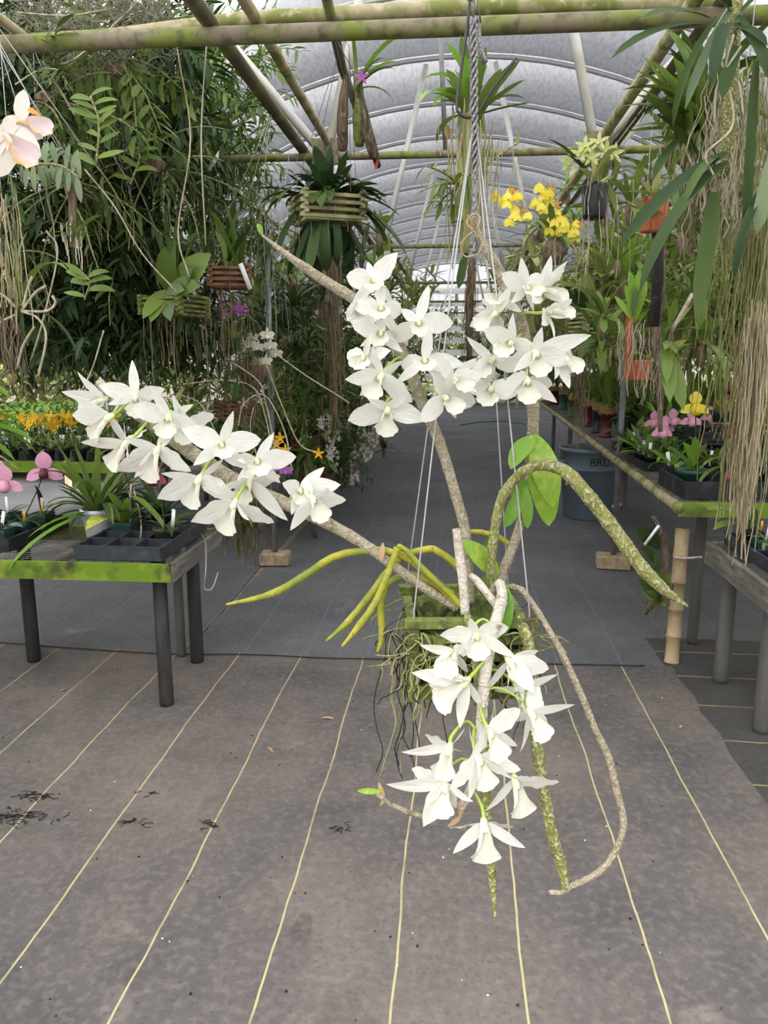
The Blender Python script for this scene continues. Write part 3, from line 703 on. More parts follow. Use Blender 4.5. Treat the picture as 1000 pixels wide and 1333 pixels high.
def slipper(root, base, top, d, size, m_sep, m_pet, m_pouch, stem='pot_olive', ps=1.15):
    """slipper orchid: stalk > flower made of dorsal sepal, two petals and a pouch"""
    base, top = Vector(base), Vector(top); d = Vector(d).normalized()
    fo_ = B().tube(spline([base, base.lerp(top, .6)+Vector((.006, 0, .0)), top], 4), .0028, 5).build('flower_stalk', 'wine' if stem == 'wine' else 'leaf_deep', root)
    side = Vector((0, 0, 1)).cross(d).normalized(); up = Vector((0, 0, 1))
    leaf(root, 't6', m_sep, top, up+d*.15, size*.55, d, 1.35, 'dorsal_sepal', fo_)
    for s in (-1, 1): leaf(root, 't6', m_pet, top, side*s+up*(-.45)+d*.25, size*.58, d+up*.4, .95, 'petal', fo_)
    inst(root, 'pouch', m_pouch, top+d*.008, d, size*ps, name='pouch', parent=fo_)
def plant_label(root, pos, h=.10, lean=None, m='tag', wide=1.0):
    leaf(root, 'label', m, pos, (lean or Vector((U(-.25, .25), U(-.2, .2), 1))), h, up=(U(-.3, .3), -1, 0), wide=wide, name='plant_label')
def pot(root, base, r, h, m, square=False, saucer=False, soil='soil'):
    base = Vector(base); b = B()
    if square:
        n = 4; ax = Matrix.Rotation(R(45+U(-6, 6)), 3, 'Z'); k = 1.35
        b.lathe(base, [(r*.74*k, 0), (r*.95*k, h*.80), (r*1.06*k, h*.80), (r*1.06*k, h), (r*.92*k, h), (r*.88*k, h*.82)], n, ax); sm = False
    else:
        b.lathe(base, [(r*.70, 0), (r*.74, 0), (r*.93, h*.80), (r*1.03, h*.82), (r*1.05, h), (r*.93, h), (r*.90, h*.84)], 22); sm = True
    b.build('pot', m, root, smooth=False if square else True)
    b = B(); b.lathe(base, [(r*.2, h*.84), (r*.88*(1.25 if square else 1), h*.86)], 12, Matrix.Rotation(R(45), 3, 'Z')); b.build('potting_mix', soil, root)
    return base+Vector((0, 0, h*.88))
def rosette(root, c, n, L_, shape, m, e0, e1, wide=1.0, spread=.01, a0=None, name='leaf'):
    a = U(0, 6.28) if a0 is None else a0
    for i in range(n):
        a += 2.4+U(-.3, .3); e = R(U(e0, e1)); d = az(a, e)
        leaf(root, pick(shape) if shape[-1] not in '0123' else shape, m, c+Vector((d.x, d.y, 0))*spread*U(.2, 1), d, L_*U(.65, 1.1), wide=wide*U(.85, 1.15), name=name)

# ================================================================== benches
def wire_top(root, x0, x1, y0, y1, z, mx=None, sx=.075, sy=.030):
    b = B(); T = (lambda p: mx @ Vector(p)) if mx is not None else (lambda p: Vector(p))
    y = y0
    while y <= y1: b.tube([T((x0, y, z)), T((x1, y, z))], .0017, 4); y += sy
    x = x0
    while x <= x1: b.tube([T((x, y0, z-.003)), T((x, y1, z-.003))], .0022, 4); x += sx
    return b.build('wire_mesh', 'mesh_wire', root, kind='stuff')
# --- algae-stained bench beside the white pot
BX0, BX1, BY0, BY1, BZ = -2.55, -1.08, 2.78, 3.42, .63
lb = thing('plant_bench', 'low wire-topped bench with bright green algae on its front board', 'bench', (-1.8, 3.1, 0))
for a, c, m in (((BX0, BY0), (BX1, BY0), 'algae_board'), ((BX1, BY0), (BX1, BY1), 'board_grey'), ((BX0, BY1), (BX1, BY1), 'algae_board'), ((BX0, BY0), (BX0, BY1), 'board_grey')):
    B().bar((*a, BZ-.035), (*c, BZ-.035), .02, .07).build('frame_board', m, lb, smooth=False)
wire_top(lb, BX0+.02, BX1-.01, BY0+.02, BY1-.01, BZ-.004)
for x in (-2.1, -1.6): B().bar((x, BY0+.01, BZ-.03), (x, BY1-.01, BZ-.03), .03, .03).build('cross_bar', 'board_grey', lb, smooth=False)
for x, y, r, m in ((-1.165, 2.87, .028, 'leg_dark'), (-1.19, 3.33, .030, 'leg_dark'), (-1.965, 3.27, .030, 'leg_dark'), (-2.45, 2.86, .03, 'leg_dark'), (-2.03, 3.39, .024, 'leg_wood'), (-1.29, 3.395, .022, 'leg_grey')):
    B().lathe((x, y, 0), [(r, 0), (r*1.05, .02), (r, BZ-.012)], 12).build('leg', m, lb)
b = B(); b.tube(spline([PZ(258, 690, .64), PZ(267, 706, .63), PY(268, 740, 3.0), PY(266, 765, 3.0), PY(276, 766, 3.0), PY(284, 745, 3.05)], 5), .003, 5)
b.build('bent_wire_hook', 'wire_light', lb)
# --- second bench behind it with the tagged seedlings
def bench(name, label, x0, x1, y0, y1, z, legs, board='algae_board', legm='leg_grey', rot=0, top=True):
    c = Vector(((x0+x1)/2, (y0+y1)/2, 0)); o = thing(name, label, 'bench', tuple(c))
    for a, d in (((x0, y0), (x1, y0)), ((x1, y0), (x1, y1)), ((x0, y1), (x1, y1)), ((x0, y0), (x0, y1))):
        B().bar((*a, z-.04), (*d, z-.04), .025, .08).build('frame_board', board, o, smooth=False)
    if top: wire_top(o, x0+.02, x1-.02, y0+.02, y1-.02, z-.004, sx=.12, sy=.045)
    for x, y in legs: B().lathe((x, y, 0), [(.025, 0), (.027, .02), (.025, z-.01)], 10).build('leg', legm, o)
    return o
bench('plant_bench', 'low bench with yellow-flowered seedlings and rows of white name tags', -3.85, -2.4, 5.4, 7.6, .66, [(x, y) for x in (-3.75, -2.5) for y in (5.5, 7.5)])
bench('plant_bench', 'crowded bench along the aisle under the hanging white flower sprays', -2.25, -1.4, 5.35, 12.2, .62, [(x, y) for x in (-2.15, -1.5) for y in (5.5, 7.2, 9, 10.6, 12)], 'board_grey')
# --- long bamboo-edged bench
rb = thing('plant_bench', 'long bench with a round bamboo edge and rows of potted orchids', 'bench', (1.6, 7, 0))
RZ = .79; e0, e1 = Vector((.985, 3.40, RZ-.022)), Vector((1.27, 12.0, RZ-.022)); ed = (e1-e0).normalized()
def bamboo_tube(a, c, r, step=.32):
    a, c = Vector(a), Vector(c); n = max(2, int((c-a).length/step)); P_ = []; RR = []
    for i in range(n):
        for f_, g_ in ((0, 1.12), (.03, 1.0), (.5, .96), (.97, 1.0)): P_.append(a.lerp(c, (i+f_)/n)); RR.append(r*g_)
    P_.append(c); RR.append(r); return B().tube(P_, RR, 10)
bamboo_tube(e0, e1, .024).build('bamboo_edge', 'pipe_tan', rb)
B().bar((.985, 3.41, RZ-.03), (2.6, 3.41, RZ-.03), .02, .062).build('frame_board', 'algae_board', rb, smooth=False)
B().bar((2.6, 3.41, RZ-.03), (2.75, 12, RZ-.03), .03, .06).build('frame_board', 'board_grey', rb, smooth=False)
b = B(); sh = (e1.x-e0.x)/(e1.y-e0.y)
for i in range(9):
    x = .03+i*.19; b.tube([(e0.x+x, 3.43, RZ-.008), (e1.x+x, 11.9, RZ-.008)], .003, 4)
for i in range(16): x = .022+i*.016; b.tube([(e0.x+x, 3.43, RZ-.006), (e1.x+x, 11.9, RZ-.006)], .0022, 4)
y = 3.45
while y < 11.9: xx = e0.x+(y-3.4)*sh; b.tube([(xx, y, RZ-.003), (xx+1.45, y, RZ-.003)], .0024, 4); y += .06
b.build('wire_mesh', 'mesh_wire', rb, kind='stuff')
for x, y in ((1.215, 3.80), (2.45, 3.80), (1.17, 5.36), (2.5, 5.4), (1.3, 7.3), (2.5, 7.3), (1.36, 9.2), (2.5, 9.2), (1.42, 11.2), (2.5, 11.2)):
    B().lathe((x, y, 0), [(.026, 0), (.028, .02), (.026, RZ-.02)], 10).build('leg', 'leg_grey', rb)
B().tube([(1.09, 5.26, .42), (1.17, 5.36, .42)], .014, 6).build('cross_tube', 'pipe_light', rb)
# --- grey timber bench with the small pots
gb = thing('plant_bench', 'small bench with a weathered grey timber frame and slotted top', 'bench', (1.5, 2.9, 0))
gx0, gx1, gy0, gy1, gz = 1.115, 2.1, 2.25, 3.375, .625
for a, c in (((gx0, gy0), (gx0, gy1)), ((gx0, gy1), (gx1, gy1)), ((gx1, gy0), (gx1, gy1)), ((gx0, gy0), (gx1, gy0))):
    B().bar((*a, gz-.045), (*c, gz-.045), .025, .09).build('frame_board', 'board_grey', gb, smooth=False)
wire_top(gb, gx0+.01, gx1-.01, gy0+.01, gy1-.01, gz-.004, sx=.14, sy=.03)
for x, y in ((1.20, 3.33), (1.20, 2.86), (2.0, 3.3), (2.0, 2.35), (1.2, 2.34)):
    B().lathe((x, y, 0), [(.033, 0), (.035, .02), (.033, gz-.02)], 12).build('leg', 'leg_grey', gb)

# ================================================================== on the algae bench
def tray(root_label, x0, x1, y0, y1, z, h, nx, ny, m, cat='tray', group=None, name='cell_tray', missing=()):
    o = thing(name, root_label, cat, ((x0+x1)/2, (y0+y1)/2, z), group)
    b = B(); t = .006
    for i in range(nx+1):
        x = x0+(x1-x0)*i/nx; b.box((x, (y0+y1)/2, z+h*.55), (t*2, y1-y0, h*.9))
    for j in range(ny+1):
        y = y0+(y1-y0)*j/ny; b.box(((x0+x1)/2, y, z+h*.55), (x1-x0, t*2, h*.9))
    for i in range(nx+1):
        for j in range(ny+1): b.box((x0+(x1-x0)*i/nx, y0+(y1-y0)*j/ny, z+h*.97), (t*3.4, t*3.4, h*.06))
    b.build('cell_grid', m, o, smooth=False)
    b = B()
    for i in range(nx):
        for j in range(ny):
            if (i, j) in missing: continue
            cx, cyy = x0+(x1-x0)*(i+.5)/nx, y0+(y1-y0)*(j+.5)/ny
            b.box((cx, cyy, z+.006), ((x1-x0)/nx*.96, (y1-y0)/ny*.96, .006))
    b.build('cell_floor', m, o, smooth=False, kind='stuff')
    return o
tray('black plastic eight-cell tray under the green and olive pots', -1.475, -1.125, 2.805, 3.345, BZ, .062, 3, 4, 'tray_blue')
tray('black plastic tray holding the pink slipper orchids', -2.45, -1.80, 2.90, 3.38, BZ, .06, 4, 3, 'black_plastic')
# white pot with a grassy plant
o = thing('potted_orchid', 'grassy-leaved plant in a ribbed white plastic pot', 'potted plant', (-1.56, 3.20, BZ)); b = B()
pr = [(.052, 0), (.056, .004), (.070, .112), (.076, .115), (.077, .132), (.071, .132), (.068, .118)]
vs = []; n = 40
for r, z in pr:
    for j in range(n):
        a = 2*math.pi*j/n; k = 1-(.018 if (j % 2 and .003 < z < .113) else 0); vs.append((-1.56+r*k*math.cos(a), 3.20+r*k*math.sin(a), BZ+z))
b.add(vs, [(i*n+j, i*n+(j+1) % n, (i+1)*n+(j+1) % n, (i+1)*n+j) for i in range(len(pr)-1) for j in range(n)]); b.build('pot', 'pot_white', o)
B().lathe((-1.56, 3.20, BZ), [(.02, .115), (.068, .118)], 14).build('potting_mix', 'soil', o)
c = Vector((-1.56, 3.20, BZ+.115))
rosette(o, c, 34, .34, 'strap', 'leaf', 30, 85, 1.15, .03); rosette(o, c, 14, .30, 'strap', 'leaf_deep', 10, 50, 1.1, .03)
for (u, v) in ((36, 700), (10, 742), (52, 690)): leaf_bt(o, 'strap1', 'leaf_bright', c, PY(u, v, 2.74 if v > 730 else 2.95), wide=.9)
leaf_bt(o, 'strap2', 'leaf', c, PY(45, 668, 3.1)); leaf_bt(o, 'strap2', 'leaf', c, PY(215, 640, 3.3))
# green square pot, olive pot, dark pot in the tray
o = thing('potted_orchid', 'small orchid with one big yellowing leaf in a square green pot', 'potted plant', (-1.417, 3.1425, BZ+.012))
c = pot(o, (-1.417, 3.1425, BZ+.012), .05, .08, 'pot_green', square=True)
leaf_bt(o, 'wide1', 'leaf', c, PY(138, 640, 2.95)); leaf_bt(o, 'ell2', 'leaf_yellow', c+Vector((-.02, 0, 0)), PY(112, 690, 2.86), wide=.75); leaf_bt(o, 'wide0', 'leaf_bright', c, PY(166, 648, 3.0)); leaf_bt(o, 'wide1', 'leaf_bright', c, PY(188, 662, 3.0)); leaf_bt(o, 'strap0', 'leaf', c, PY(222, 645, 3.05)); leaf_bt(o, 'ell0', 'leaf_yellow', c, PY(163, 655, 3.05), wide=.6)
B().tube(spline([c+Vector((.03, -.01, 0)), c+Vector((.035, -.01, .08)), c+Vector((.045, -.01, .17))], 4), .005, 6).build('dry_stub', 'cane_sheath', o)
B().tube(spline([c+Vector((.05, 0, .15)), c+Vector((.10, -.06, .02)), c+Vector((.12, -.14, -.08))], 5), .003, 5).build('aerial_root', 'root', o)
o = thing('potted_orchid', 'slipper orchid with spotted leaves in a round olive pot on the black tray', 'potted plant', (-1.183, 3.0075, BZ+.012))
c = pot(o, (-1.183, 3.0075, BZ+.012), .05, .085, 'pot_olive', soil='straw')
rosette(o, c, 6, .17, 'wide', 'leaf_deep', 10, 50, 1.1); leaf_bt(o, 'ell1', 'leaf', c, PY(246, 678, 3.1), wide=1.0); leaf_bt(o, 'wide1', 'leaf', c, PY(170, 645, 3.1), wide=.8); plant_label(o, c+Vector((.03, .0, 0)), .09)
slipper(o, c, c+Vector((-.03, 0, .22)), (-.1, -1, 0), .10, 'wine_edge', 'wine', 'wine')
o = thing('potted_orchid', 'dark-flowered slipper orchid in a black pot between the white and green pots', 'potted plant', (-1.417, 3.2775, BZ+.012))
c = pot(o, (-1.417, 3.2775, BZ+.012), .045, .08, 'black_plastic')
rosette(o, c, 6, .2, 'wide', 'leaf_deep', 25, 60); slipper(o, c, PY(157, 600, 3.2), (.1, -1, 0), .10, 'wine_edge', 'wine', 'wine', stem='wine')
o = thing('potted_orchid', 'dark green strap-leaved orchid in a black pot at the back of the black tray', 'potted plant', (-1.30, 3.2775, BZ+.012))
c = pot(o, (-1.30, 3.2775, BZ+.012), .05, .09, 'black_plastic'); rosette(o, c, 12, .30, 'strap', 'leaf_deep', 20, 75, 1.2, .02)
# slipper orchids in the left tray
for i, (u, v, x, y, mm) in enumerate(((58, 612, -1.881, 3.14, 'pink'), (8, 628, -2.044, 2.98, 'pink'), (-14, 600, -2.206, 3.14, 'pink'), (88, 640, -1.881, 3.30, None), (20, 680, -2.044, 3.14, None), (30, 700, -1.881, 2.98, None), (60, 690, -2.044, 3.30, None))):
    lab = ('slipper orchid with wide pink and wine flower in the tray beside the white pot' if i == 0 else 'slipper orchid with pale pink flower in the tray beside the white pot' if i < 3 else 'leafy slipper orchid without flowers in the tray beside the white pot')
    o = thing('potted_orchid', lab, 'potted plant', (x, y, BZ+.01), None if i == 0 else ('pink slipper orchids in the tray' if i < 3 else 'flowerless slipper orchids in the tray'))
    c = pot(o, (x, y, BZ+.01), .042, .075, 'pot_green', square=True)
    rosette(o, c, 5, .13, 'ell' if i in (4, 5) else 'wide', 'leaf_grey' if i in (1, 4, 5) else 'leaf_dark', 0, 40)
    if i == 3: leaf_bt(o, 'ell1', 'leaf_purple', c, c+Vector((-.02, 0, .14)))
    if mm: slipper(o, c, PY(u, v, y), (.3 if i == 0 else .2, -1, .1), .15 if i == 0 else .13, 'pink', 'pink', 'wine' if i == 0 else 'pink_pouch', ps=.75 if i == 0 else 1.0)
    else: plant_label(o, c, .08)
    if i in (0, 3): plant_label(o, c+Vector((.02, -.02, 0)), .06, m='orange_tag')
# bright grassy foliage poking in over the second bench
o = thing('hanging_orchid', 'bright green grassy tuft with a bare stem hanging over the pink slipper orchids', 'orchid', tuple(PY(-60, 560, 3.4)))
c = PY(-60, 560, 3.4); B().tube([c+Vector((0, 0, -.02)), c+Vector((0, 0, .9))], .0015, 4).build('hanger_wire', 'wire', o)
B().lathe(c, [(.03, -.06), (.05, 0), (.03, .02)], 10).build('root_clump', 'root_brown', o)
for (u, v) in ((30, 535), (40, 560), (25, 575), (50, 592), (15, 520), (33, 555), (20, 600), (45, 575), (0, 510), (10, 560)): leaf_bt(o, pick('strap'), 'leaf_bright', c+Vector((U(-.02, .02), 0, U(-.02, .02))), PY(u, v, 3.4+U(-.2, .2)), wide=1.2)
B().tube(spline([c, PY(-5, 590, 3.3), PY(26, 612, 3.2)], 5), .004, 5).build('bare_stem', 'cane_green', o)

# ---- seedlings on the second bench: templates copied with all their parts
def seedling(label, group, pm, lm, shape, L_, n, tagn=1, fl=None, flh=.22, r=.05, h=.085, e=(20, 70), straw=False, wide=1.0):
    o = thing('potted_orchid', label, 'potted plant', (0, 0, 0), group); c = pot(o, (0, 0, 0), r, h, pm, soil='straw' if straw else 'soil')
    rosette(o, c, n, L_, shape, lm, *e, wide=wide)
    for i in range(tagn): plant_label(o, c+Vector((U(-.02, .02), -r*.5, 0)), .10, wide=1.1)
    if straw:
        b = B()
        for i in range(60):
            a = U(0, 6.28); p = c+Vector((math.cos(a), math.sin(a), 0))*r*U(0, .95); b.tube([p, p+Vector((U(-.02, .02), U(-.02, .02), U(.01, .06)))], .002, 3, cap=False)
        b.build('straw_topping', 'straw', o, kind='stuff')
    if fl:
        for i in range(3):
            tp = c+Vector((U(-.07, .07), U(-.07, .03), flh*U(.8, 1.15)))
            B().tube(spline([c, (c+tp)/2+Vector((.01, 0, 0)), tp], 3), .002, 4).build('flower_stalk', 'leaf', o)
            inst(o, 'star', fl, tp, (U(-.4, .4), -1, U(-.1, .5)), .105, name='flower')
    return o
GY = 'yellow-flowered seedlings on the tagged bench'; GS = 'tagged seedlings without flowers'
sy = seedling('seedling with star-shaped yellow flowers and a white tag on the low bench', GY, 'black_plastic', 'leaf', 'wide', .20, 7, 2, 'orange_flower', .2)
sg = seedling('leafy green seedling with white name tags on the low bench', GS, 'black_plastic', 'leaf_dark', 'wide', .20, 8, 2)
cnt = 0
for yy in (5.52, 5.74, 5.98, 6.3, 6.7, 7.1):
    for i in range(10):
        x = -3.72+i*.133+U(-.02, .02)
        src = sy if ((i in (4, 5, 6, 8) and yy < 5.8) or (i in (2, 7) and yy < 6.1)) else sg
        copy_thing(src, (x, yy+U(-.03, .03), .66), U(0, 6), U(.85, 1.15)) if cnt not in (4,) else None
        cnt += 1
sy.location = (-3.19, 5.52, .66); sg.location = (-2.48, 5.6, .66)
tray('long black tray edge under the tagged seedlings', -4.5, -2.42, 5.43, 5.9, .66, .05, 6, 1, 'black_plastic') if False else None

# ================================================================== on the grey bench
tray('dark blue-grey slotted tray on the grey timber bench', 1.17, 1.75, 2.70, 3.33, gz, .055, 4, 4, 'tray_blue')
for i, (x, y, mm) in enumerate(((1.2425, 3.251, 'black_plastic'), (1.2425, 3.094, 'pot_green'), (1.2425, 2.936, 'pot_green'), (1.3875, 3.251, 'pot_green'), (1.3875, 2.936, 'pot_green'), (1.5325, 3.094, 'black_plastic'))):
    lab = ['wine-flowered slipper orchid with spreading leaves in a black pot on the grey bench', 'pale-leaved seedling with white and yellow tags in a square green pot'][min(i, 1)] if i < 2 else 'small seedling in a square green pot on the slotted tray'
    o = thing('potted_orchid', lab, 'potted plant', (x, y, gz+.012), None if i < 2 else 'seedlings on the slotted tray')
    c = pot(o, (x, y, gz+.012), .045, .075, mm, square=i > 0)
    if i == 0:
        for u, v in ((920, 664), (928, 690), (978, 660), (990, 690)): leaf_bt(o, 'ell2', 'leaf', c, PY(u, v, 3.1), wide=.65)
        slipper(o, c, PY(966, 612, 3.15), (-.5, -1, 0), .13, 'wine_edge', 'wine', 'wine', stem='wine'); plant_label(o, c+Vector((.03, -.02, 0)), .05, m='orange_tag')
    else:
        rosette(o, c, 8, .10, 'wide', 'leaf_blue' if i == 1 else 'leaf', 5, 60); plant_label(o, c, .08)
# ================================================================== on the bamboo-edged bench
TZ = RZ+.002
o = thing('nursery_tray', 'shallow black tray at the corner of the bamboo-edged bench', 'tray', (1.25, 3.65, TZ)); b = B()
for a, c in (((1.03, 3.5), (1.62, 3.5)), ((1.62, 3.5), (1.62, 3.92)), ((1.62, 3.92), (1.03, 3.92)), ((1.03, 3.92), (1.03, 3.5))): b.bar((*a, TZ+.04), (*c, TZ+.04), .012, .078)
b.build('tray_rim', 'black_plastic', o, smooth=False); B().box((1.325, 3.71, TZ+.004), (.58, .41, .006)).build('tray_floor', 'black_plastic', o, smooth=False)
def on_tray(label, x, y, r, h, pm, z=TZ+.008, sq=False):
    o = thing('potted_orchid', label, 'potted plant', (x, y, z)); return o, pot(o, (x, y, z), r, h, pm, square=sq)
o, c = on_tray('pale green broad-leaved orchid in a wide round dark green pot', 1.125, 3.70, .078, .10, 'pot_green')
for u, v in ((866, 583), (882, 612), (922, 576), (905, 568), (935, 592), (890, 575), (925, 600), (900, 606)): leaf_bt(o, 'wide1', 'leaf_bright' if u < 910 else 'leaf', c, PY(u, v, 3.6+U(-.1, .1)), wide=1.15)
slipper(o, c, PY(905, 528, 3.75), (-.1, -1, .1), .125, 'yellow_flower', 'yellow_flower', 'yellow_flower')
o, c = on_tray('drooping strap-leaved orchid in a mid green round pot', 1.325, 3.64, .058, .10, 'pot_green')
for u, v in ((908, 634), (925, 628), (935, 588), (960, 600), (985, 620), (975, 590), (912, 610), (950, 590)): leaf_bt(o, 'strap3' if v > 600 else 'strap2', 'leaf_blue' if u > 940 else 'leaf', c, PY(u, v, 3.55+U(-.08, .1)), wide=1.6)
slipper(o, c, PY(968, 556, 3.6), (-.5, -1, 0), .14, 'wine_edge', 'wine', 'wine', stem='wine')
o, c = on_tray('slender-leaved orchid in a black pot behind the round dark green pot', 1.45, 3.82, .05, .09, 'black_plastic'); rosette(o, c, 9, .18, 'wide', 'leaf', 10, 60)
# stacked black crates with a variegated plant on top
o = thing('plastic_crate', 'stack of black slotted plastic crates between the slipper orchids', 'crate', (1.50, 4.32, TZ))
for lv in range(3):
    z = TZ+.004+lv*.092; b = B()
    for zz in (.008, .045, .082):
        for a, c in (((1.30, 4.18), (1.72, 4.18)), ((1.72, 4.18), (1.72, 4.5)), ((1.72, 4.5), (1.30, 4.5)), ((1.30, 4.5), (1.30, 4.18))): b.bar((*a, z+zz), (*c, z+zz), .010, .012)
    for i in range(9): b.box((1.30+i*.0525, 4.18, z+.045), (.008, .008, .08)); b.box((1.30, 4.18+i*.04, z+.045), (.008, .008, .08))
    b.box((1.51, 4.34, z+.004), (.42, .32, .006)); b.build('crate_tier', 'black_plastic', o, smooth=False)
o, c = on_tray('variegated yellow-green seedlings in black cells on top of the crates', 1.45, 4.3, .07, .06, 'black_plastic', TZ+.284, True)
rosette(o, c, 12, .14, 'wide', 'leaf_yellow', 5, 60); slipper(o, c, c+Vector((.06, 0, .36)), (0, -1, .2), .14, 'wine', 'wine', 'wine', stem='wine')
# seed trays further along
for k, (x0, y0) in enumerate(((1.06, 4.35), (1.10, 5.0))):
    tray('black seedling tray of pink slipper orchids beside the bamboo edge' if k == 0 else 'black seedling tray beside the steel post on the bench', x0, x0+.20, y0, y0+.5, TZ, .05, 2, 4, 'black_plastic')
k = 0
for x, y in [(1.11, 4.4125), (1.21, 4.4125), (1.11, 4.5375), (1.21, 4.5375), (1.11, 4.6625), (1.21, 4.7875), (1.15, 5.0625), (1.25, 5.0625), (1.15, 5.1875), (1.25, 5.3125), (1.12, 4.03), (1.22, 4.08), (1.33, 4.06)]:
    fl = {0: (866, 554), 1: (876, 545), 2: (852, 548), 3: (924, 542), 4: (938, 545), 5: (910, 566), 11: (862, 560), 12: (900, 545)}.get(k)
    o, c = on_tray(('pink-flowered slipper orchid in a small dark pot near the bamboo edge' if fl else 'silvery-leaved seedling in a small dark pot near the bamboo edge'), x, y, .04, .07, 'pot_olive' if k % 2 else 'black_plastic', TZ+.01)
    o['group'] = 'pink slipper orchids by the bamboo edge' if fl else 'seedlings by the bamboo edge'
    rosette(o, c, 9, .20, 'wide', ('leaf', 'leaf_bright', 'leaf_blue')[k % 3], 10, 65, 1.2)
    if fl: slipper(o, c, PY(fl[0], fl[1], y), (U(-.4, .2), -1, 0), .105, 'pink', 'pink', 'pink_pouch')
    if k % 2 == 0: plant_label(o, c+Vector((-.02, -.02, 0)), .085, wide=1.2)
    k += 1
# tall straw-topped pots
for u, v, pm in ((716, 527, 'pot_red'), (733, 533, 'pot_green'), (746, 543, 'pot_moss'), (765, 555, 'pot_red'), (778, 563, 'black_plastic'), (788, 569, 'pot_red'), (808, 566, 'pot_moss'), (724, 526, 'pot_red')):
    p = PZ(u, v, TZ); nm = {'pot_red': 'dark red', 'pot_green': 'dark green', 'pot_moss': 'mossy green', 'black_plastic': 'black'}[pm]
    o = thing('potted_orchid', 'broad-leaved orchid in a tall %s pot topped with straw' % nm, 'potted plant', tuple(p), 'tall straw-topped pots of %s' % nm)
    rr, hh = .05, .19; b = B(); b.lathe(p, [(rr*1.1, 0), (rr*1.12, .012), (rr*.9, .014), (rr, hh), (rr*1.08, hh), (rr*1.08, hh-.012), (rr*.9, hh-.02)], 16); b.build('pot', pm, o)
    c = p+Vector((0, 0, hh-.015)); b = B()
    for i in range(150):
        a = U(0, 6.28); q = c+Vector((math.cos(a), math.sin(a), 0))*rr*U(0, 1.05); b.tube([q, q+Vector((U(-.025, .025), U(-.025, .025), U(.02, .09)))], .003, 3, cap=False)
    b.build('straw_topping', 'straw', o, kind='stuff')
    rosette(o, c+Vector((0, 0, .05)), 7, .36, 'wide', 'leaf', 68, 88, 1.1, .03)
# rows of pots behind
GB = 'potted orchids in rows on the long bench'
t1 = seedling('broad-leaved green orchid in the rows behind the straw-topped pots', GB, 'black_plastic', 'leaf', 'wide', .42, 11, 1, None, r=.07, h=.12, e=(35, 85))
t2 = seedling('dark strap-leaved orchid in the rows on the bamboo-edged bench', GB, 'pot_green', 'leaf_dark', 'wide', .34, 10, 0, None, r=.06, h=.1, e=(25, 80))
t3 = seedling('pale-leaved orchid with straw topping in the rows on the bamboo-edged bench', GB, 'pot_moss', 'leaf_bright', 'wide', .30, 9, 1, None, r=.06, h=.12, e=(30, 80), straw=True)
t4 = thing('potted_orchid', 'wine-flowered slipper orchid standing tall in the rows on the bamboo-edged bench', 'potted plant', (0, 0, 0), GB); c = pot(t4, (0, 0, 0), .05, .09, 'black_plastic'); rosette(t4, c, 7, .18, 'wide', 'leaf_dark', 10, 60); slipper(t4, c, c+Vector((.02, 0, .30)), (-.2, -1, .1), .15, 'wine', 'wine', 'wine', stem='wine')
used = {}
for j in range(22):
    yy = 4.75+j*.34
    for i in range(5):
        xx = e0.x+(yy-3.4)*sh+.44+i*.25+U(-.04, .04)
        if i == 0 and yy < 5.0: continue
        if xx > 2.45 or (xx < 1.78 and yy < 4.65): continue
        t = (t1, t2, t3, t1, t2)[(i*2+j) % 5] if not (yy < 6.3 and (i+j) % 3 == 0) else t4
        if id(t) not in used: used[id(t)] = 1; t.location = (xx, yy+U(-.05, .05), TZ); continue
        copy_thing(t, (xx, yy+U(-.05, .05), TZ), U(0, 6.28) if t is not t4 else U(-.4, .4), U(.85, 1.2))
# pots crowding the aisle bench on the other side
GA = 'potted orchids crowding the aisle bench'
s1 = seedling('dark leafy orchid in a black pot on the crowded aisle bench', GA, 'black_plastic', 'leaf_dark', 'wide', .36, 12, 1, None, r=.07, h=.12, e=(10, 80))
s2 = seedling('pale leafy orchid in a green pot on the crowded aisle bench', GA, 'pot_green', 'leaf', 'lance', .28, 12, 0, None, r=.06, h=.1, e=(10, 80))
s3 = seedling('white-starred orchid in a green pot on the crowded aisle bench', GA, 'pot_green', 'leaf', 'wide', .28, 10, 0, 'blush', .34, r=.06, h=.1, e=(20, 80))
used = {}
for j in range(17):
    yy = 5.6+j*.38
    for i in range(3):
        xx = -1.53-i*.25+U(-.04, .04); t = (s1, s2, s1, s3, s2, s1, s2)[(i*3+j) % 7]
        if id(t) not in used: used[id(t)] = 1; t.location = (xx, yy, .62); continue
        copy_thing(t, (xx, yy+U(-.06, .06), .62), U(0, 6.28), U(.85, 1.25))

# ================================================================== loose objects on the ground
o = thing('trash_can', 'round blue-grey plastic trash can under the bamboo-edged bench', 'trash can', (1.22, 7.0, 0))
b = B(); b.lathe((1.22, 7.0, 0), [(.205, 0), (.215, .006), (.245, .44), (.262, .445), (.262, .452), (.256, .60), (.275, .60), (.278, .63), (.262, .635), (.25, .60), (.235, .44), (.2, .02)], 40); b.build('can_body', 'can', o)
for a in (R(200), R(20)):
    d = Vector((math.cos(a), math.sin(a), 0)); b = B(); q = Vector((1.22, 7.0, .52))+d*.262; s = Vector((-d.y, d.x, 0))
    b.tube([q+s*.07, q+d*.05+s*.05, q+d*.05-s*.05, q-s*.07], .012, 6); b.build('handle', 'can', o)
cu = bpy.data.curves.new('brand_text', 'FONT'); cu.body = 'BRUTE'; cu.size = .10; cu.extrude = .001; cu.align_x = 'LEFT'
to = bpy.data.objects.new('_t', cu); COL.objects.link(to); bpy.context.view_layer.update()
me = bpy.data.meshes.new_from_object(to.evaluated_get(bpy.context.evaluated_depsgraph_get())); bpy.data.objects.remove(to)
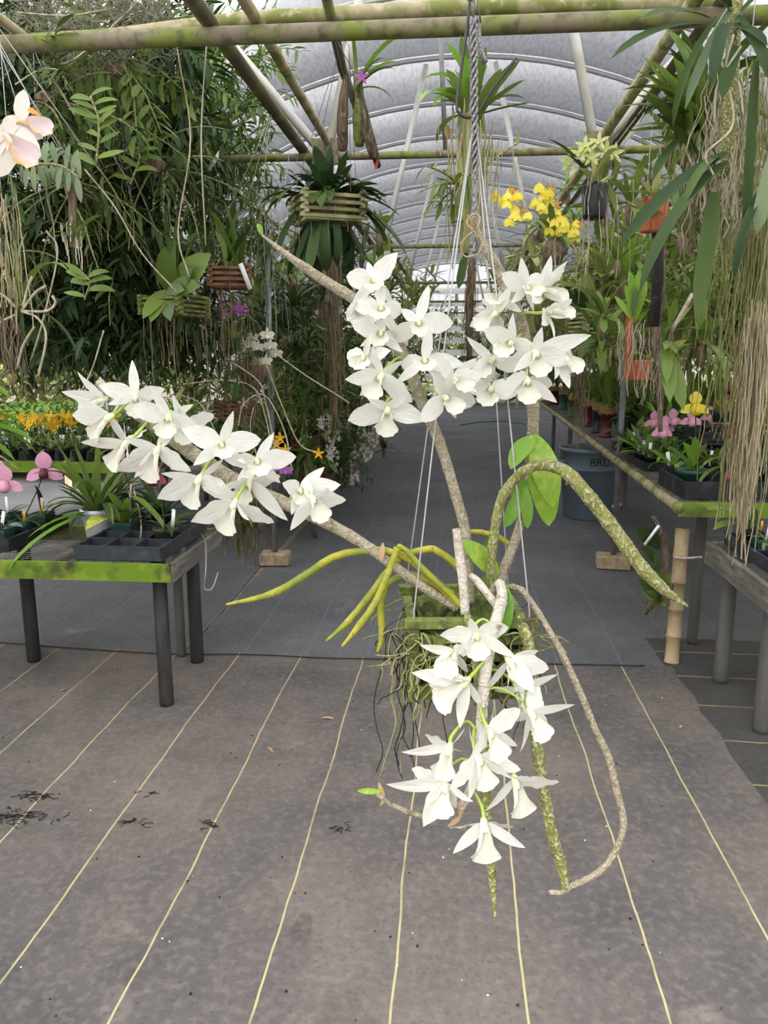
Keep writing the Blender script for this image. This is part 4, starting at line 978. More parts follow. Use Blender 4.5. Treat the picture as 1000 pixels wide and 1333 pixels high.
for v_ in me.vertices:
    a = R(-100)+v_.co.x*1.0/.26; rr = .2605+v_.co.z; z = v_.co.y+.49
    v_.co = Vector((math.cos(a)*rr, math.sin(a)*rr, z))
me.materials.clear(); me.materials.append(M['ink']); t_ = bpy.data.objects.new('lettering', me); COL.objects.link(t_); t_.parent = o
def post_on_block(x, y, h, label, blabel, bs=(.22, .15, .09), rz=.1, pm='steel', r=.02):
    mx = Matrix.Rotation(rz, 3, 'Z')
    single(B().box((x, y, bs[2]/2+.004), bs, mx, bev=.008), 'wood_block', 'wood_block', blabel, 'block', (x, y, .004), smooth=False)
    o = thing('steel_post', label, 'post', (x, y, bs[2]+.004)); B().lathe((x, y, bs[2]+.004), [(r, 0), (r, h)], 10).build('pipe', pm, o)
    B().lathe((x, y, bs[2]+.004), [(r*1.25, h), (r*1.25, h+.012), (r*.4, h+.02)], 10).build('end_cap', pm, o)
p = PZ(800, 727, .05); post_on_block(1.10, 5.22, 1.48, 'grey steel post with frayed roots at its top beside the bamboo edge', 'pale wooden block under the steel post by the bamboo-edged bench', rz=-.1)
post_on_block(-1.225, 5.10, 2.2, 'grey steel post rising beside the crowded aisle bench', 'pale wooden block under the post at the aisle bench', (.2, .14, .085), .05)
# bamboo leg leaning beside the bench corner
o = thing('bamboo_pole', 'short thick bamboo pole tied upright to the bench corner leg', 'pole', (1.045, 3.53, 0))
pa, pb = Vector((1.045, 3.54, 0)), PY(889, 688, 3.60); bamboo_tube(pa, pb, .033, .12).build('stem', 'bamboo', o)
q = pa.lerp(pb, .80); b = B(); b.tube(spline([q+Vector((-.04, -.028, 0)), q+Vector((.0, -.036, -.004)), q+Vector((.06, -.03, 0)), q+Vector((.09, -.02, 0))], 4), .006, 6); b.build('tie', 'cane_white', o)
# two short green-tipped stakes further back
for u, v, lab in ((411, 700, 'bare wooden stake standing beyond the post on the wooden block'),):
    p = PZ(u, v, 0); single(B().tube([p, PY(402, 668, p.y), p+Vector((-.06, 0, .42))], [.02, .018, .018], 8), 'wooden_stake', 'bark', lab, 'stake', tuple(p))
b = B(); hz = [PZ(x, y, .014) for x, y in ((600, 553), (625, 549), (660, 548), (690, 552), (700, 546))]; b.tube(spline(hz, 5), .014, 6); single(b, 'garden_hose', 'hose_green', 'bright green garden hose lying across the far aisle', 'hose', tuple(hz[0]))
# fallen leaves and dark litter
def fallen(u, v, L_, m, label, shape='lance2', a=0.3):
    p = PZ(u, v, .008); bld = B(); add_leaf(bld, shape, p, (math.cos(a), math.sin(a), .12), L_, wide=1.0); single(bld, 'fallen_leaf', m, label, 'leaf', tuple(p))
fallen(418, 935, .07, 'dry', 'curled brown leaf lying on the stripe beside the yellow canes', a=.2); fallen(348, 972, .05, 'dry', 'tiny tan leaf lying on the ground cloth between two stripes', a=-.8)
fallen(885, 948, .05, 'dry', 'dry leaf lying near the foot of the grey timber bench', a=1.0); fallen(428, 596, .09, 'dry', 'brown leaf on the far ground cloth near the flower bank', a=.4)
for (u, v), L_ in (((388, 728), .06), ((78, 900), .05)): fallen(u, v, L_, 'dry', 'reddish dead leaf near the bench legs' if u < 100 else 'small dead leaf beside the wooden block', a=1.2)
lr = random.Random(11)
for u, v, n, s, lab in ((20, 1062, 46, .07, 'long tangle of black dead roots on the ground cloth'), (45, 1036, 22, .03, 'black wad of dead roots above the long tangle'), (172, 1070, 10, .018, 'small black root scrap between the yellow stripes'), (278, 1074, 10, .018, 'black root scrap lying across a yellow stripe'), (195, 1032, 4, .025, 'hooked wisp of black root on the ground cloth'), (445, 1078, 8, .015, 'pair of black root crumbs on the ground cloth')):
    p = PZ(u, v, .006); b = B()
    for i in range(n):
        q = p+Vector((lr.gauss(0, s), lr.gauss(0, s*.3), 0)); pts = [q]
        for k in range(4): pts.append(pts[-1]+Vector((lr.uniform(-.018, .018), lr.uniform(-.012, .012), lr.uniform(-.002, .003))))
        for q2 in pts: q2.z = max(q2.z, .006)
        b.tube(spline(pts, 2), .0011, 3, cap=False)
    o = single(b, 'root_litter', 'debris', lab, 'litter', tuple(p))
b = B()
for i in range(80):
    p = PZ(lr.uniform(-40, 1000), 870+460*lr.random()**1.3, .0055)
    if p.x > .98: continue
    r = lr.uniform(.0015, .004); b.lathe(p, [(r, 0), (r*.9, r*.5), (r*.3, r*.8)], 5)
o = b.build('ground_litter', 'debris'); o['kind'] = 'stuff'; tag(o, 'scattered dark crumbs and bark bits on the ground cloth', 'litter')
b = B()
for i in range(26):
    p = PZ(lr.uniform(-40, 1000), 870+460*lr.random()**1.2, .0055)
    if p.x > .98: continue
    r = lr.uniform(.001, .0026); b.lathe(p, [(r, 0), (r*1.3, r*.5), (r*.3, r*.7)], 5)
o = b.build('perlite_crumbs', 'tag'); o['kind'] = 'stuff'; tag(o, 'scattered white perlite crumbs on the ground cloth', 'litter')
# ================================================================== hanging plants
RAILS = (-2.9, -2.15, -1.45, -.80, .77, 1.45, 2.15, 2.9)
def hwire(root, c, n=2, sp_=.05, m='wire_light', top=None):
    """suspension wires to the nearest overhead rail"""
    c = Vector(c); x = min(RAILS, key=lambda q: abs(q-c.x)); t = Vector((x, max(c.y, 1.7), HC+.04)) if top is None else Vector(top)
    b = B()
    for i in range(n):
        s = (i-(n-1)/2)*sp_*2; b.tube([c+Vector((s, 0, 0)), c.lerp(t, .75)+Vector((s*.2, 0, 0)), t], .0015, 4)
    b.build('hanger_wire', m, root)
def beard(root, c, n, L_, sx, sy, m='root', r=.0016, name='aerial_roots', wav=.5, seg=7, taper=True):
    b = B(); c = Vector(c)
    for i in range(n):
        p = c+Vector((rnd.gauss(0, sx*.5), rnd.gauss(0, sy*.5), U(-.04, .05))); l = L_*U(.35, 1.05); pts = [p]; dx, dy = U(-.25, .25), U(-.2, .2)
        for k in range(seg): pts.append(pts[-1]+Vector((dx*.35+U(-wav, wav)*.35, dy*.35+U(-wav, wav)*.3, -1))*(l/seg)); dx *= .8; dy *= .8
        b.tube(pts, r*U(.7, 1.3), 3, cap=False)
    return b.build(name, m, root, kind='stuff')
def slat_basket(root, c, w_, h, m, lv=5, rz=0.0):
    c = Vector(c); rot = Matrix.Rotation(rz, 3, 'Z'); hs = w_/2
    bk = B().box(c+Vector((0, 0, .006)), (w_*.92, w_*.92, .012), rot).build('basket', m, root, smooth=False)
    for k in range(lv):
        z = h*(k+.5)/lv
        for s in (-1, 1):
            B().bar(c+rot @ Vector((-hs-.012, s*hs*.93, z)), c+rot @ Vector((hs+.012, s*hs*.93, z)), .014, h/lv*.48).build('slat', m, root, parent=bk, smooth=False)
            B().bar(c+rot @ Vector((s*hs*.93, -hs-.012, z+h/lv*.5)), c+rot @ Vector((s*hs*.93, hs+.012, z+h/lv*.5)), .014, h/lv*.48).build('slat', m, root, parent=bk, smooth=False)
    B().box(c+Vector((0, 0, h*.45)), (w_*.82, w_*.82, h*.75), rot).build('root_mass', 'root_brown', root)
    return c+Vector((0, 0, h))
def leafy_canes(root, c, n, L_, m, shape, ll, per, d0=None, spread=1.0, droop=.6, obj=True, cm='cane_green', stuff=None):
    """n canes from c, each with leaves in two ranks; obj = leaves as parts, else joined into stuff"""
    c = Vector(c); b = stuff or B()
    for i in range(n):
        d = az(U(0, 6.28), R(U(-50, 70))) if d0 is None else (Vector(d0).normalized()+Vector((U(-1, 1), U(-1, 1), U(-1, 1)))*spread).normalized()
        pts = [c+Vector((U(-.05, .05), U(-.05, .05), U(-.03, .03)))]; l = L_*U(.6, 1.15); dd = d.copy()
        for k in range(6): dd = (dd+Vector((U(-.12, .12), U(-.12, .12), -droop*.22))).normalized(); pts.append(pts[-1]+dd*(l/6))
        sp_ = spline(pts, 3)
        if obj: cobj = B().tube(sp_, rads([.0045, .004, .002], len(sp_)), 5).build('cane', cm, root)
        else: b.tube(sp_, rads([.004, .002], len(sp_)), 3, cap=False)
        side0 = dd.orthogonal().normalized()
        for k in range(per):
            t = .12+.88*k/(per-1); j = min(int(t*(len(sp_)-1)), len(sp_)-2); p = sp_[j]; tg = (sp_[j+1]-sp_[j]).normalized()
            side = (side0-tg*side0.dot(tg)).normalized()*(1 if k % 2 else -1)
            ld = (tg*U(.5, .9)+side*U(.6, 1.0)+Vector((0, 0, U(-.35, .15)))).normalized(); sz = ll*U(.7, 1.15)*(1-.25*t)
            if obj: leaf(root, pick(shape), m, p, ld, sz, up=(U(-.4, .4), U(-.4, .1), 1), parent=cobj)
            else: add_leaf(b, 'tiny', p, ld, sz, up=(U(-.5, .5), U(-.5, .2), 1), wide=.9)
    return b
def fan(root, c, d, n, L_, m, shape='wide', axis=(0, 0, 1), step=.018, up=None, wide=1):
    """two-ranked vanda fan: leaves alternate left and right of a short stem"""
    c = Vector(c); ax = Vector(axis).normalized(); d = Vector(d).normalized()
    B().tube([c, c+ax*step*n], .008, 6).build('stem', 'cane_green', root)
    for i in range(n):
        s = 1 if i % 2 else -1; leaf(root, pick(shape), m, c+ax*step*i, d*s+ax*U(.35, .8), L_*U(.8, 1.1), up=ax, wide=wide)

# ---- 1. dark wall of leafy canes hanging over the algae bench
GL = 'leafy hanging dendrobiums over the algae bench'
spots = [(60, 130, 2.75, 16), (150, 90, 3.05, 16), (205, 215, 3.3, 15), (95, 245, 3.1, 15), (165, 330, 3.5, 14), (245, 110, 3.9, 14), (25, 330, 3.3, 12), (120, 430, 3.7, 12)]
for i, (u, v, Y, n) in enumerate(spots):
    c = PY(u, v, Y)
    o = thing('hanging_orchid', ('bushy lance-leaved orchid', 'oval-leaved orchid', 'dark lance-leaved orchid', 'leafy-caned orchid', 'blackish oval-leaved orchid', 'pale green lance-leaved orchid', 'dark strap-leaved orchid', 'drooping dark-leaved orchid')[i] + ' in the hanging wall, ' + ('behind the cream cattleya', 'just below the grey moss tangle', 'above the mossy oval-leaved basket', 'around the brown stick mount', 'behind the mossy oval-leaved basket', 'beside the slanting roof pipes', 'behind the pencil-leaved vanda', 'at the bottom edge above the white flowers')[i], 'orchid', tuple(c), GL)
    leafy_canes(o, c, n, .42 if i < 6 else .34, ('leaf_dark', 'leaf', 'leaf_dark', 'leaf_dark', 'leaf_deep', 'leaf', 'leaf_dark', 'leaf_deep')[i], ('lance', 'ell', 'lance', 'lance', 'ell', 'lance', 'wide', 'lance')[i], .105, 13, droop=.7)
    B().lathe(c, [(.01, -.05), (.03, -.03), (.035, .01), (.01, .03)], 8).build('root_clump', 'root_brown', o)
    beard(o, c, 12, .30, .2, .2, 'root_pale' if i % 2 else 'root_brown', .0013)
    hwire(o, c, 2, .04)
    if i == 5: q0, q1 = PY(287, 197, 3.75), PY(272, 221, 3.75); leaf(o, 'label', 'tag', q0, q1-q0, .10, up=(0, -1, 0), name='plant_label')
# deeper foliage of the same wall
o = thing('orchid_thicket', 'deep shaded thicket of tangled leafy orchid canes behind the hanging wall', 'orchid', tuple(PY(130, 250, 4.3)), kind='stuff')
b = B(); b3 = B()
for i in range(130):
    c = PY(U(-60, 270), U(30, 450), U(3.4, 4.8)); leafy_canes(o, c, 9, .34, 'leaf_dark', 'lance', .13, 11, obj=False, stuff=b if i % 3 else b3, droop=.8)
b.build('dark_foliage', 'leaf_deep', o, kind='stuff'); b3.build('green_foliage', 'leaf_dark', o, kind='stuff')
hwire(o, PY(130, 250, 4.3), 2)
o = thing('orchid_thicket', 'sunlit leafy thicket between the dark wall and the roof truss', 'orchid', tuple(PY(285, 170, 4.6)), kind='stuff')
b = B()
for i in range(40):
    c = PY(U(225, 340), U(50, 330), U(4.3, 5.6)); leafy_canes(o, c, 7, .34, 'leaf', 'lance', .11, 10, obj=False, stuff=b, droop=.6)
b.build('foliage', 'leaf', o, kind='stuff'); beard(o, PY(300, 230, 4.6), 30, .9, .4, .4, 'root_pale', .0014); hwire(o, PY(285, 170, 4.6), 2)
# wiry grey moss over the pipes
o = thing('spanish_moss', 'wiry grey-brown moss tangle draped over the top pipes', 'moss', tuple(PY(140, 30, 2.8))); b = B()
for i in range(520):
    p = PY(U(20, 215), U(-30, 62), U(2.75, 3.1)); pts = [p]
    for k in range(5): pts.append(pts[-1]+Vector((U(-.05, .05), U(-.04, .04), U(-.05, .035))))
    b.tube(spline(pts, 2), .0013, 3, cap=False)
b.build('moss_strands', 'spanish', o, kind='stuff')
# long loose aerial roots and stems across the wall
o = thing('aerial_root', 'long pale vine stems looping across the dark hanging wall', 'vine', tuple(PY(110, 100, 2.6)))
for q in (((180, 2), (140, 40), (95, 78), (50, 92), (20, 110)), ((55, 80), (80, 120), (97, 150)), ((110, 220), (150, 270), (185, 330), (230, 380)), ((150, 10), (90, 20), (20, 16)), ((60, 300), (75, 330), (55, 420), (40, 470)), ((135, 430), (120, 480), (100, 520)), ((230, 60), (248, 180), (232, 300), (246, 360)), ((270, 40), (262, 180), (268, 320))):
    B().tube(spline([PY(u, v, 2.62+.001*u) for u, v in q], 6), .0028, 5).build('vine_stem', 'root_pale', o)
# leafy upright shoots that read clearly against the dark
for k, (u, v, Y, n, tipu, tipv, m, ll) in enumerate(((125, 215, 2.5, 14, 118, 125, 'leaf', .085), (105, 232, 2.4, 18, 28, 215, 'leaf_blue', .075), (115, 60, 2.9, 9, 112, 10, 'leaf', .10), (110, 390, 2.9, 7, 112, 360, 'leaf', .10), (170, 240, 2.9, 8, 180, 190, 'leaf', .08), (55, 240, 2.5, 8, 52, 200, 'leaf_blue', .07))):
    c = PY(u, v, Y); t = PY(tipu, tipv, Y); o = thing('orchid_shoot', ('upright fresh green shoot', 'arching blue-green shoot with paired hanging leaves', 'tall green shoot below the top pipe', 'small forked green shoot low on the dark wall', 'slim green shoot in the middle of the dark wall', 'short blue-green shoot beside the pale cattleya')[k] + ' against the dark hanging wall', 'orchid', tuple(c))
    sp_ = spline([c, c.lerp(t, .5)+Vector((.02, 0, .02)), t], 6); B().tube(sp_, .0035, 5).build('cane', 'cane_green', o)
    for i in range(n):
        p = sp_[min(len(sp_)-1, int((i+1)/n*(len(sp_)-1)))]; s = 1 if i % 2 else -1
        d = Vector((s*.9, U(-.4, .2), U(.2, .7))) if k != 1 else Vector((U(-.2, .2), U(-.2, .1), -1 if i % 3 else .8))
        leaf(o, pick('ell'), m, p, d, ll*U(.8, 1.1), up=(0, -1, .6), wide=.8)
    hwire(o, c, 1)
# ---- 2. cream cattleya flowers
c = PY(-45, 215, 2.0); o = thing('hanging_orchid', 'cattleya with large cream flowers and tan lips beside the dark wall', 'orchid', tuple(c))
hwire(o, c, 1); B().lathe(c, [(.02, -.06), (.05, 0), (.02, .03)], 8).build('root_clump', 'root_brown', o)
for d in ((.3, -.2, .6), (-.3, 0, .8), (.2, .3, .5)): leaf(o, 'wide1', 'leaf_blue', c, d, .24)
def cattleya(u, v, tips, lip, Y):
    p = PY(u, v, Y); st_ = B().tube(spline([c, c.lerp(p, .6)+Vector((0, 0, .03)), p], 4), .003, 5).build('flower', 'pedicel', o)
    for k, (a, bb, wd) in enumerate(tips): q = PY(a, bb, Y-.01); leaf(o, 'petal%d' % (k % 2), 'cattleya', p, q-p, (q-p).length*1.03, up=(.2, -1, .2), wide=wd, name='petal', parent=st_)
    q = PY(*lip, Y-.06); leaf(o, 'lip', 'cattleya_lip', p, q-p, (q-p).length*.9, up=(0, -.4, 1), name='lip', parent=st_)
cattleya(8, 178, ((15, 150, 1.3), (-28, 168, 1.6), (0, 228, 1.5), (52, 196, 1.6), (-20, 210, 1.0)), (42, 208), 1.98)
cattleya(27, 160, ((30, 117, 1.0), (18, 150, 1.3), (54, 178, 1.3), (10, 172, 1.0)), (62, 164), 2.04)
leaf_bt(o, 'lance2', 'rust_flower', PY(36, 142, 2.0), PY(54, 152, 1.98), up=(0, -1, .3), name='petal')
# ---- 3. stick mount with a small plant
c = PY(94, 225, 2.45); o = thing('mounted_orchid', 'small orchid on a narrow brown stick hung by a wire', 'orchid', tuple(c)); hwire(o, c, 1)
B().bar(PY(93, 218, 2.45), PY(96, 322, 2.45), .022, .012, up=Vector((0, -1, 0))).build('stick_mount', 'bark', o, smooth=False)
c2 = PY(97, 308, 2.43); rosette(o, c2, 7, .07, 'wide', 'leaf', 10, 60, 1.1); leaf_bt(o, 'strap3', 'leaf', c2, PY(62, 292, 2.4)); leaf_bt(o, 'wide1', 'leaf', c2, PY(132, 280, 2.4)); beard(o, c2, 16, .07, .05, .03, 'root_pale', .002)
# ---- 4. vanda with thick roots low on the dark wall
c = PY(28, 400, 2.55); o = thing('hanging_orchid', 'vanda with round pencil leaves and thick pale roots low on the dark wall', 'orchid', tuple(c)); hwire(o, c, 1)
B().tube([c, c+Vector((-.05, 0, .12))], .01, 6).build('stem', 'cane_green', o)
for u, v in ((90, 353), (100, 462), (65, 358), (15, 320), (30, 440), (62, 392), (36, 300), (75, 372)): leaf_bt(o, pick('strap'), 'leaf_deep' if v > 380 else 'leaf', c, PY(u, v, 2.5+U(-.1, .1)), wide=1.1)
for q in (((28, 405), (50, 415), (60, 440), (50, 490)), ((28, 405), (45, 382), (60, 372)), ((20, 400), (5, 385), (-8, 380)), ((28, 405), (60, 405), (72, 395), (68, 385)), ((20, 410), (0, 420), (-12, 432)), ((30, 400), (36, 375), (42, 360)), ((45, 425), (30, 450), (22, 480))): B().tube(spline([PY(u, v, 2.5) for u, v in q], 5), .0042, 6).build('aerial_root', 'root_pale', o)
beard(o, c+Vector((-.06, 0, -.02)), 40, .25, .1, .1, 'root_brown', .0018, wav=.9); beard(o, PY(2, 260, 2.5), 18, .4, .05, .06, 'root', .0018, 'trailing_roots')
# ---- 5. brown slat basket, tagged
c = PY(300, 376, 3.5); o = thing('hanging_orchid', 'upright strap-leaved orchid in a reddish-brown slatted basket with a white tag', 'orchid', tuple(c)); tp = slat_basket(o, c, .17, .095, 'slat_brown', 4, .25)
for u, v in ((272, 270), (284, 282), (292, 262), (300, 285), (312, 268), (322, 282), (330, 290), (268, 300), (306, 255), (280, 300), (318, 300)): leaf_bt(o, 'wide0', 'leaf_dark' if u % 4 else 'leaf', tp+Vector((U(-.05, .05), U(-.04, .04), -.01)), PY(u, v, 3.5+U(-.15, .1)), wide=.75)
leaf(o, 'label', 'tag', PY(313, 343, 3.38), PY(325, 374, 3.38)-PY(313, 343, 3.38), .115, up=(0, -1, 0), name='plant_label'); hwire(o, tp, 3, .06); beard(o, c, 30, .35, .15, .12, 'root_brown')
# ---- 6. green mossy basket with big oval leaves
c = PY(228, 412, 3.25); o = thing('hanging_orchid', 'big oval-leaved orchid in a mossy basket below the dark wall', 'orchid', tuple(c)); tp = slat_basket(o, c, .20, .08, 'moss_wood', 4, -.3)
for u, v, m in ((186, 415, 'leaf'), (214, 320, 'leaf'), (222, 418, 'leaf_blue'), (240, 378, 'leaf_blue'), (252, 345, 'leaf'), (262, 372, 'leaf'), (196, 420, 'leaf'), (275, 330, 'leaf')): leaf_bt(o, 'ell1', m, PY(218, 378, 3.2) if v > 350 else tp, PY(u, v, 3.1), up=(0, -1, .3), wide=1.15)
for u, v in ((190, 270), (210, 255), (230, 285), (245, 265), (255, 300), (262, 285)): leaf_bt(o, 'strap0', 'leaf', tp, PY(u, v, 3.3), wide=.8)
hwire(o, tp, 2); beard(o, c, 24, .3, .2, .14, 'root_brown')
# ---- 7. purple flowers, pale flowers, orange strip
c = PY(300, 430, 3.9); o = thing('hanging_orchid', 'orchid with two violet-pink flowers hanging under the brown basket', 'orchid', tuple(c)); hwire(o, c, 1); B().lathe(c, [(.02, -.12), (.06, -.05), (.07, 0), (.02, .04)], 9).build('root_clump', 'moss', o)
for u, v in ((292, 406), (311, 404)): p = PY(u, v, 3.75); B().tube(spline([c, c.lerp(p, .5)+Vector((0, 0, .02)), p], 3), .002, 4).build('flower_stalk', 'leaf', o); inst(o, 'moth', 'purple', p, (.1, -1, .1), .105)
rosette(o, c, 8, .22, 'wide', 'leaf_dark', 0, 70); beard(o, c, 40, .45, .12, .12, 'root_brown')
c = PY(330, 475, 4.1); o = thing('hanging_orchid', 'orchid with creamy white moth-like flowers on an arching pale stem', 'orchid', tuple(c)); hwire(o, c, 1); B().lathe(c, [(.03, -.14), (.08, -.05), (.09, 0), (.02, .04)], 9).build('root_clump', 'root_brown', o)
B().tube(spline([c, PY(320, 430, 4.05), PY(330, 416, 4.0), PY(340, 430, 4.0)], 5), .003, 5).build('flower_stalk', 'cane_green', o)
for u, v in ((328, 438), (348, 436), (336, 452), (352, 450), (360, 460), (346, 470), (325, 448)): inst(o, 'moth', 'cream', PY(u, v, 3.95+U(-.05, .05)), (U(-.4, .4), -1, U(-.2, .4)), .08)
rosette(o, c, 9, .25, 'wide', 'leaf_dark', -40, 50); beard(o, c, 40, .4, .14, .14, 'root_brown')
# pale arching roots beside the flower cane
o = thing('aerial_root', 'bundle of thick pale roots arching over the aisle bench', 'roots', tuple(PY(310, 510, 3.6)))
for q in (((240, 500), (290, 495), (330, 505), (345, 540), (355, 590)), ((228, 512), (260, 525), (280, 560)), ((300, 470), (335, 495), (345, 520), (362, 600)), ((310, 555), (318, 525), (345, 515), (370, 560), (380, 610)), ((365, 465), (400, 490), (440, 515), (455, 525)), ((330, 530), (326, 560), (336, 600)), ((345, 470), (372, 540), (392, 580), (420, 590))): B().tube(spline([PY(u, v, 3.6+.002*abs(u-240)) for u, v in q], 6), .0036, 6).build('aerial_root', 'root_pale', o)
for u, v in ((365, 570), (372, 585), (415, 590), (360, 578)): inst(o, 'star', 'orange_flower', PY(u, v, 3.9), (0, -1, 0), .07, name='dry_flower')
# ---- 8. dark-leaved plant in the pale slat basket above the aisle
c = PY(426, 292, 3.0); o = thing('hanging_orchid', 'dense dark-leaved orchid in a pale slatted basket hung from a pole', 'orchid', tuple(c)); tp = slat_basket(o, c, .225, .098, 'slat_wood', 4, .42)
rosette(o, tp, 46, .17, 'wide', 'leaf_deep', 25, 88, 1.7, .11); rosette(o, tp, 26, .17, 'wide', 'leaf_dark', -10, 40, 1.7, .12)
for i in range(26): a = U(0, 6.28); d = Vector((math.cos(a)*.6, math.sin(a)*.5, -1)); leaf(o, pick('wide'), 'leaf_deep', c+Vector((math.cos(a), math.sin(a), 0))*.08, d, U(.12, .22), up=(math.cos(a), math.sin(a), .3), wide=1.4)
for u, v in ((522, 282), (362, 330), (505, 320), (530, 335)): leaf_bt(o, 'wide1', 'leaf_deep', tp+Vector((.05 if u > 430 else -.05, 0, 0)), PY(u, v, 2.9), wide=1.3)
beard(o, c, 30, .14, .18, .15, 'root_brown'); b = B()
for dx, dy in ((-.1, -.1), (.1, -.08), (.1, .1), (-.1, .1)): b.tube([tp+Vector((dx, dy, 0)), PY(449, 60, 2.9)+Vector((dx*.15, 0, 0)), Vector((PY(449, 60, 2.9).x, 2.62, HC+.02))], .0013, 4)
b.build('hanger_wire', 'wire_light', o); leaf_bt(o, 'lance0', 'red_tag', PY(489, 222, 2.9), PY(492, 206, 2.9), up=(0, -1, 0), name='red_label')
c = PY(455, 175, 2.8); o = thing('mounted_orchid', 'bark poles with a long-leaved pink-budded orchid above the pale slatted basket', 'orchid', tuple(c))
for (a, bb, m) in (((450, 98), (446, 196), 'bark'), ((470, 105), (468, 190), 'moss_wood'), ((462, 95), (488, 205), 'bark')): B().tube(spline([PY(*a, 2.8), PY((a[0]+bb[0])/2-2, 150, 2.8), PY(*bb, 2.85)], 4), [.006, .012, .016, .018, .02, .02, .02, .02, .016], 7).build('bark_pole', m, o)
for u, v in ((545, 38), (522, 82), (515, 90), (514, 134), (458, 42), (500, 75)): leaf_bt(o, 'strap2', 'leaf_bright' if u > 515 else 'leaf', PY(464, 118, 2.78), PY(u, v, 2.7), wide=1.0)
inst(o, 'star', 'purple', PY(471, 101, 2.75), (0, -1, 0), .06); hwire(o, PY(455, 98, 2.8), 2, .02, top=(PY(449, 60, 2.9).x, 2.62, HC))
# ---- 9. plant hung behind the twisted cable
c = PY(612, 150, 2.4); o = thing('hanging_orchid', 'bright green strap-leaved orchid on a hanging root column behind the twisted cable', 'orchid', tuple(c))
for u, v in ((580, 55), (548, 105), (578, 100), (560, 122), (605, 70), (600, 45), (622, 90), (635, 85), (678, 78), (590, 150), (608, 100), (630, 110), (648, 95), (545, 135)): leaf_bt(o, 'wide1' if u not in (548, 545) else 'wide3', 'leaf_bright' if u % 3 else 'leaf', c+Vector((U(-.02, .02), 0, U(-.03, .02))), PY(u, v, 2.35+U(-.08, .08)), wide=1.15)
B().tube(spline([c+Vector((0, 0, .05)), PY(608, 200, 2.4), PY(603, 260, 2.4), PY(606, 330, 2.4)], 5), rads([.02, .03, .025, .012], 16), 8).build('root_column', 'root_green', o)
beard(o, c, 50, .4, .06, .06, 'root_green', .0018); beard(o, PY(625, 190, 2.4), 40, .25, .08, .06, 'root_pale', .0016, 'trailing_roots'); leafy_canes(o, PY(608, 240, 2.4), 9, .16, 'leaf', 'lance', .08, 6, droop=.4); rosette(o, c, 16, .17, 'wide', 'leaf', 15, 85, 1.1, .03)
leaf_bt(o, 'ell1', 'dry', PY(582, 162, 2.4), PY(584, 182, 2.4), up=(0, -1, 0), wide=1.4, name='dry_leaf'); leaf_bt(o, 'ell1', 'leaf_dark', PY(606, 290, 2.4), PY(584, 292, 2.35)); leaf_bt(o, 'wide0', 'leaf_dark', PY(606, 330, 2.4), PY(597, 376, 2.4), up=(0, -1, 0), wide=1.6)
B().tube([c+Vector((0, 0, .03)), Vector((c.x, 2.62, HC+.0))], .0015, 4).build('hanger_wire', 'wire', o)
# brown hanging root ropes down the aisle
GR = 'hanging brown root ropes'
for u, v0, v1, Y, w_ in ((614, 340, 470, 6.0, .07), (434, 330, 560, 5.0, .05), (418, 300, 450, 6.5, .05)):
    c = PY(u, v0, Y); o = thing('root_rope', 'hanging brown fibrous root rope beside the aisle', 'roots', tuple(c), GR); L_ = c.z-PY(u, v1, Y).z; beard(o, c, 50, L_*1.0, w_*.7, w_*.7, 'root_brown', .0022, wav=.35); B().tube(spline([c+Vector((0, 0, .02)), c-Vector((.01, 0, L_*.5)), c-Vector((0, 0, L_))], 5), rads([.02, .03, .02], 11), 6).build('core', 'bark', o); hwire(o, c, 1)

# ---- 10. big vanda with the root curtain
c = PY(955, 55, 1.9); o = thing('hanging_orchid', 'large strap-leaved vanda with a long curtain of tan aerial roots', 'orchid', tuple(c))
B().tube(spline([c+Vector((0, 0, .15)), c, PY(950, 160, 1.9), PY(940, 230, 1.95)], 5), rads([.012, .016, .014], 16), 7).build('stem', 'cane_green', o)
VL = [((923, 24), (833, 26), 'wide1', .8, 'leaf'), ((912, 33), (795, 77), 'wide1', .6, 'leaf_dark'), ((955, 10), (892, 143), 'wide1', .6, 'leaf_blue'), ((935, 22), (876, 166), 'strap2', .9, 'leaf'), ((947, 200), (806, 323), 'wide1', .62, 'leaf_dark'), ((947, 213), (831, 387), 'wide2', .55, 'leaf_dark'), ((932, 250), (908, 416), 'wide0', .8, 'leaf'), ((985, 80), (970, 317), 'wide1', .35, 'leaf'), ((1012, 195), (985, 306), 'wide1', 1.1, 'leaf_blue'), ((960, 20), (990, 70), 'wide1', 1.0, 'leaf_dark'), ((950, 10), (922, -30), 'wide0', .9, 'leaf'), ((965, 15), (1010, -20), 'wide1', 1.1, 'leaf_dark'), ((960, 30), (1005, 110), 'wide2', .8, 'leaf_dark'), ((950, 15), (870, 2), 'wide2', .6, 'leaf_blue'), ((960, 60), (940, 130), 'wide1', 1.2, 'leaf_dark'), ((990, 250), (955, 365), 'wide2', .6, 'leaf_dark'), ((935, 205), (890, 270), 'wide2', .8, 'leaf'), ((955, 40), (1000, 60), 'wide2', .9, 'leaf_dark'), ((958, 0), (985, -40), 'wide0', 1, 'leaf'), ((950, 30), (928, 110), 'wide2', .9, 'leaf_dark')]
for a, t, shp, wd, m in VL: leaf_bt(o, shp, {'leaf_dark': 'leaf_deep', 'leaf': 'leaf_dark', 'leaf_blue': 'leaf_blue'}[m], PY(*a, 1.88), PY(*t, 1.80+U(-.06, .1)), up=(-.3, -.7, .7), wide=wd)
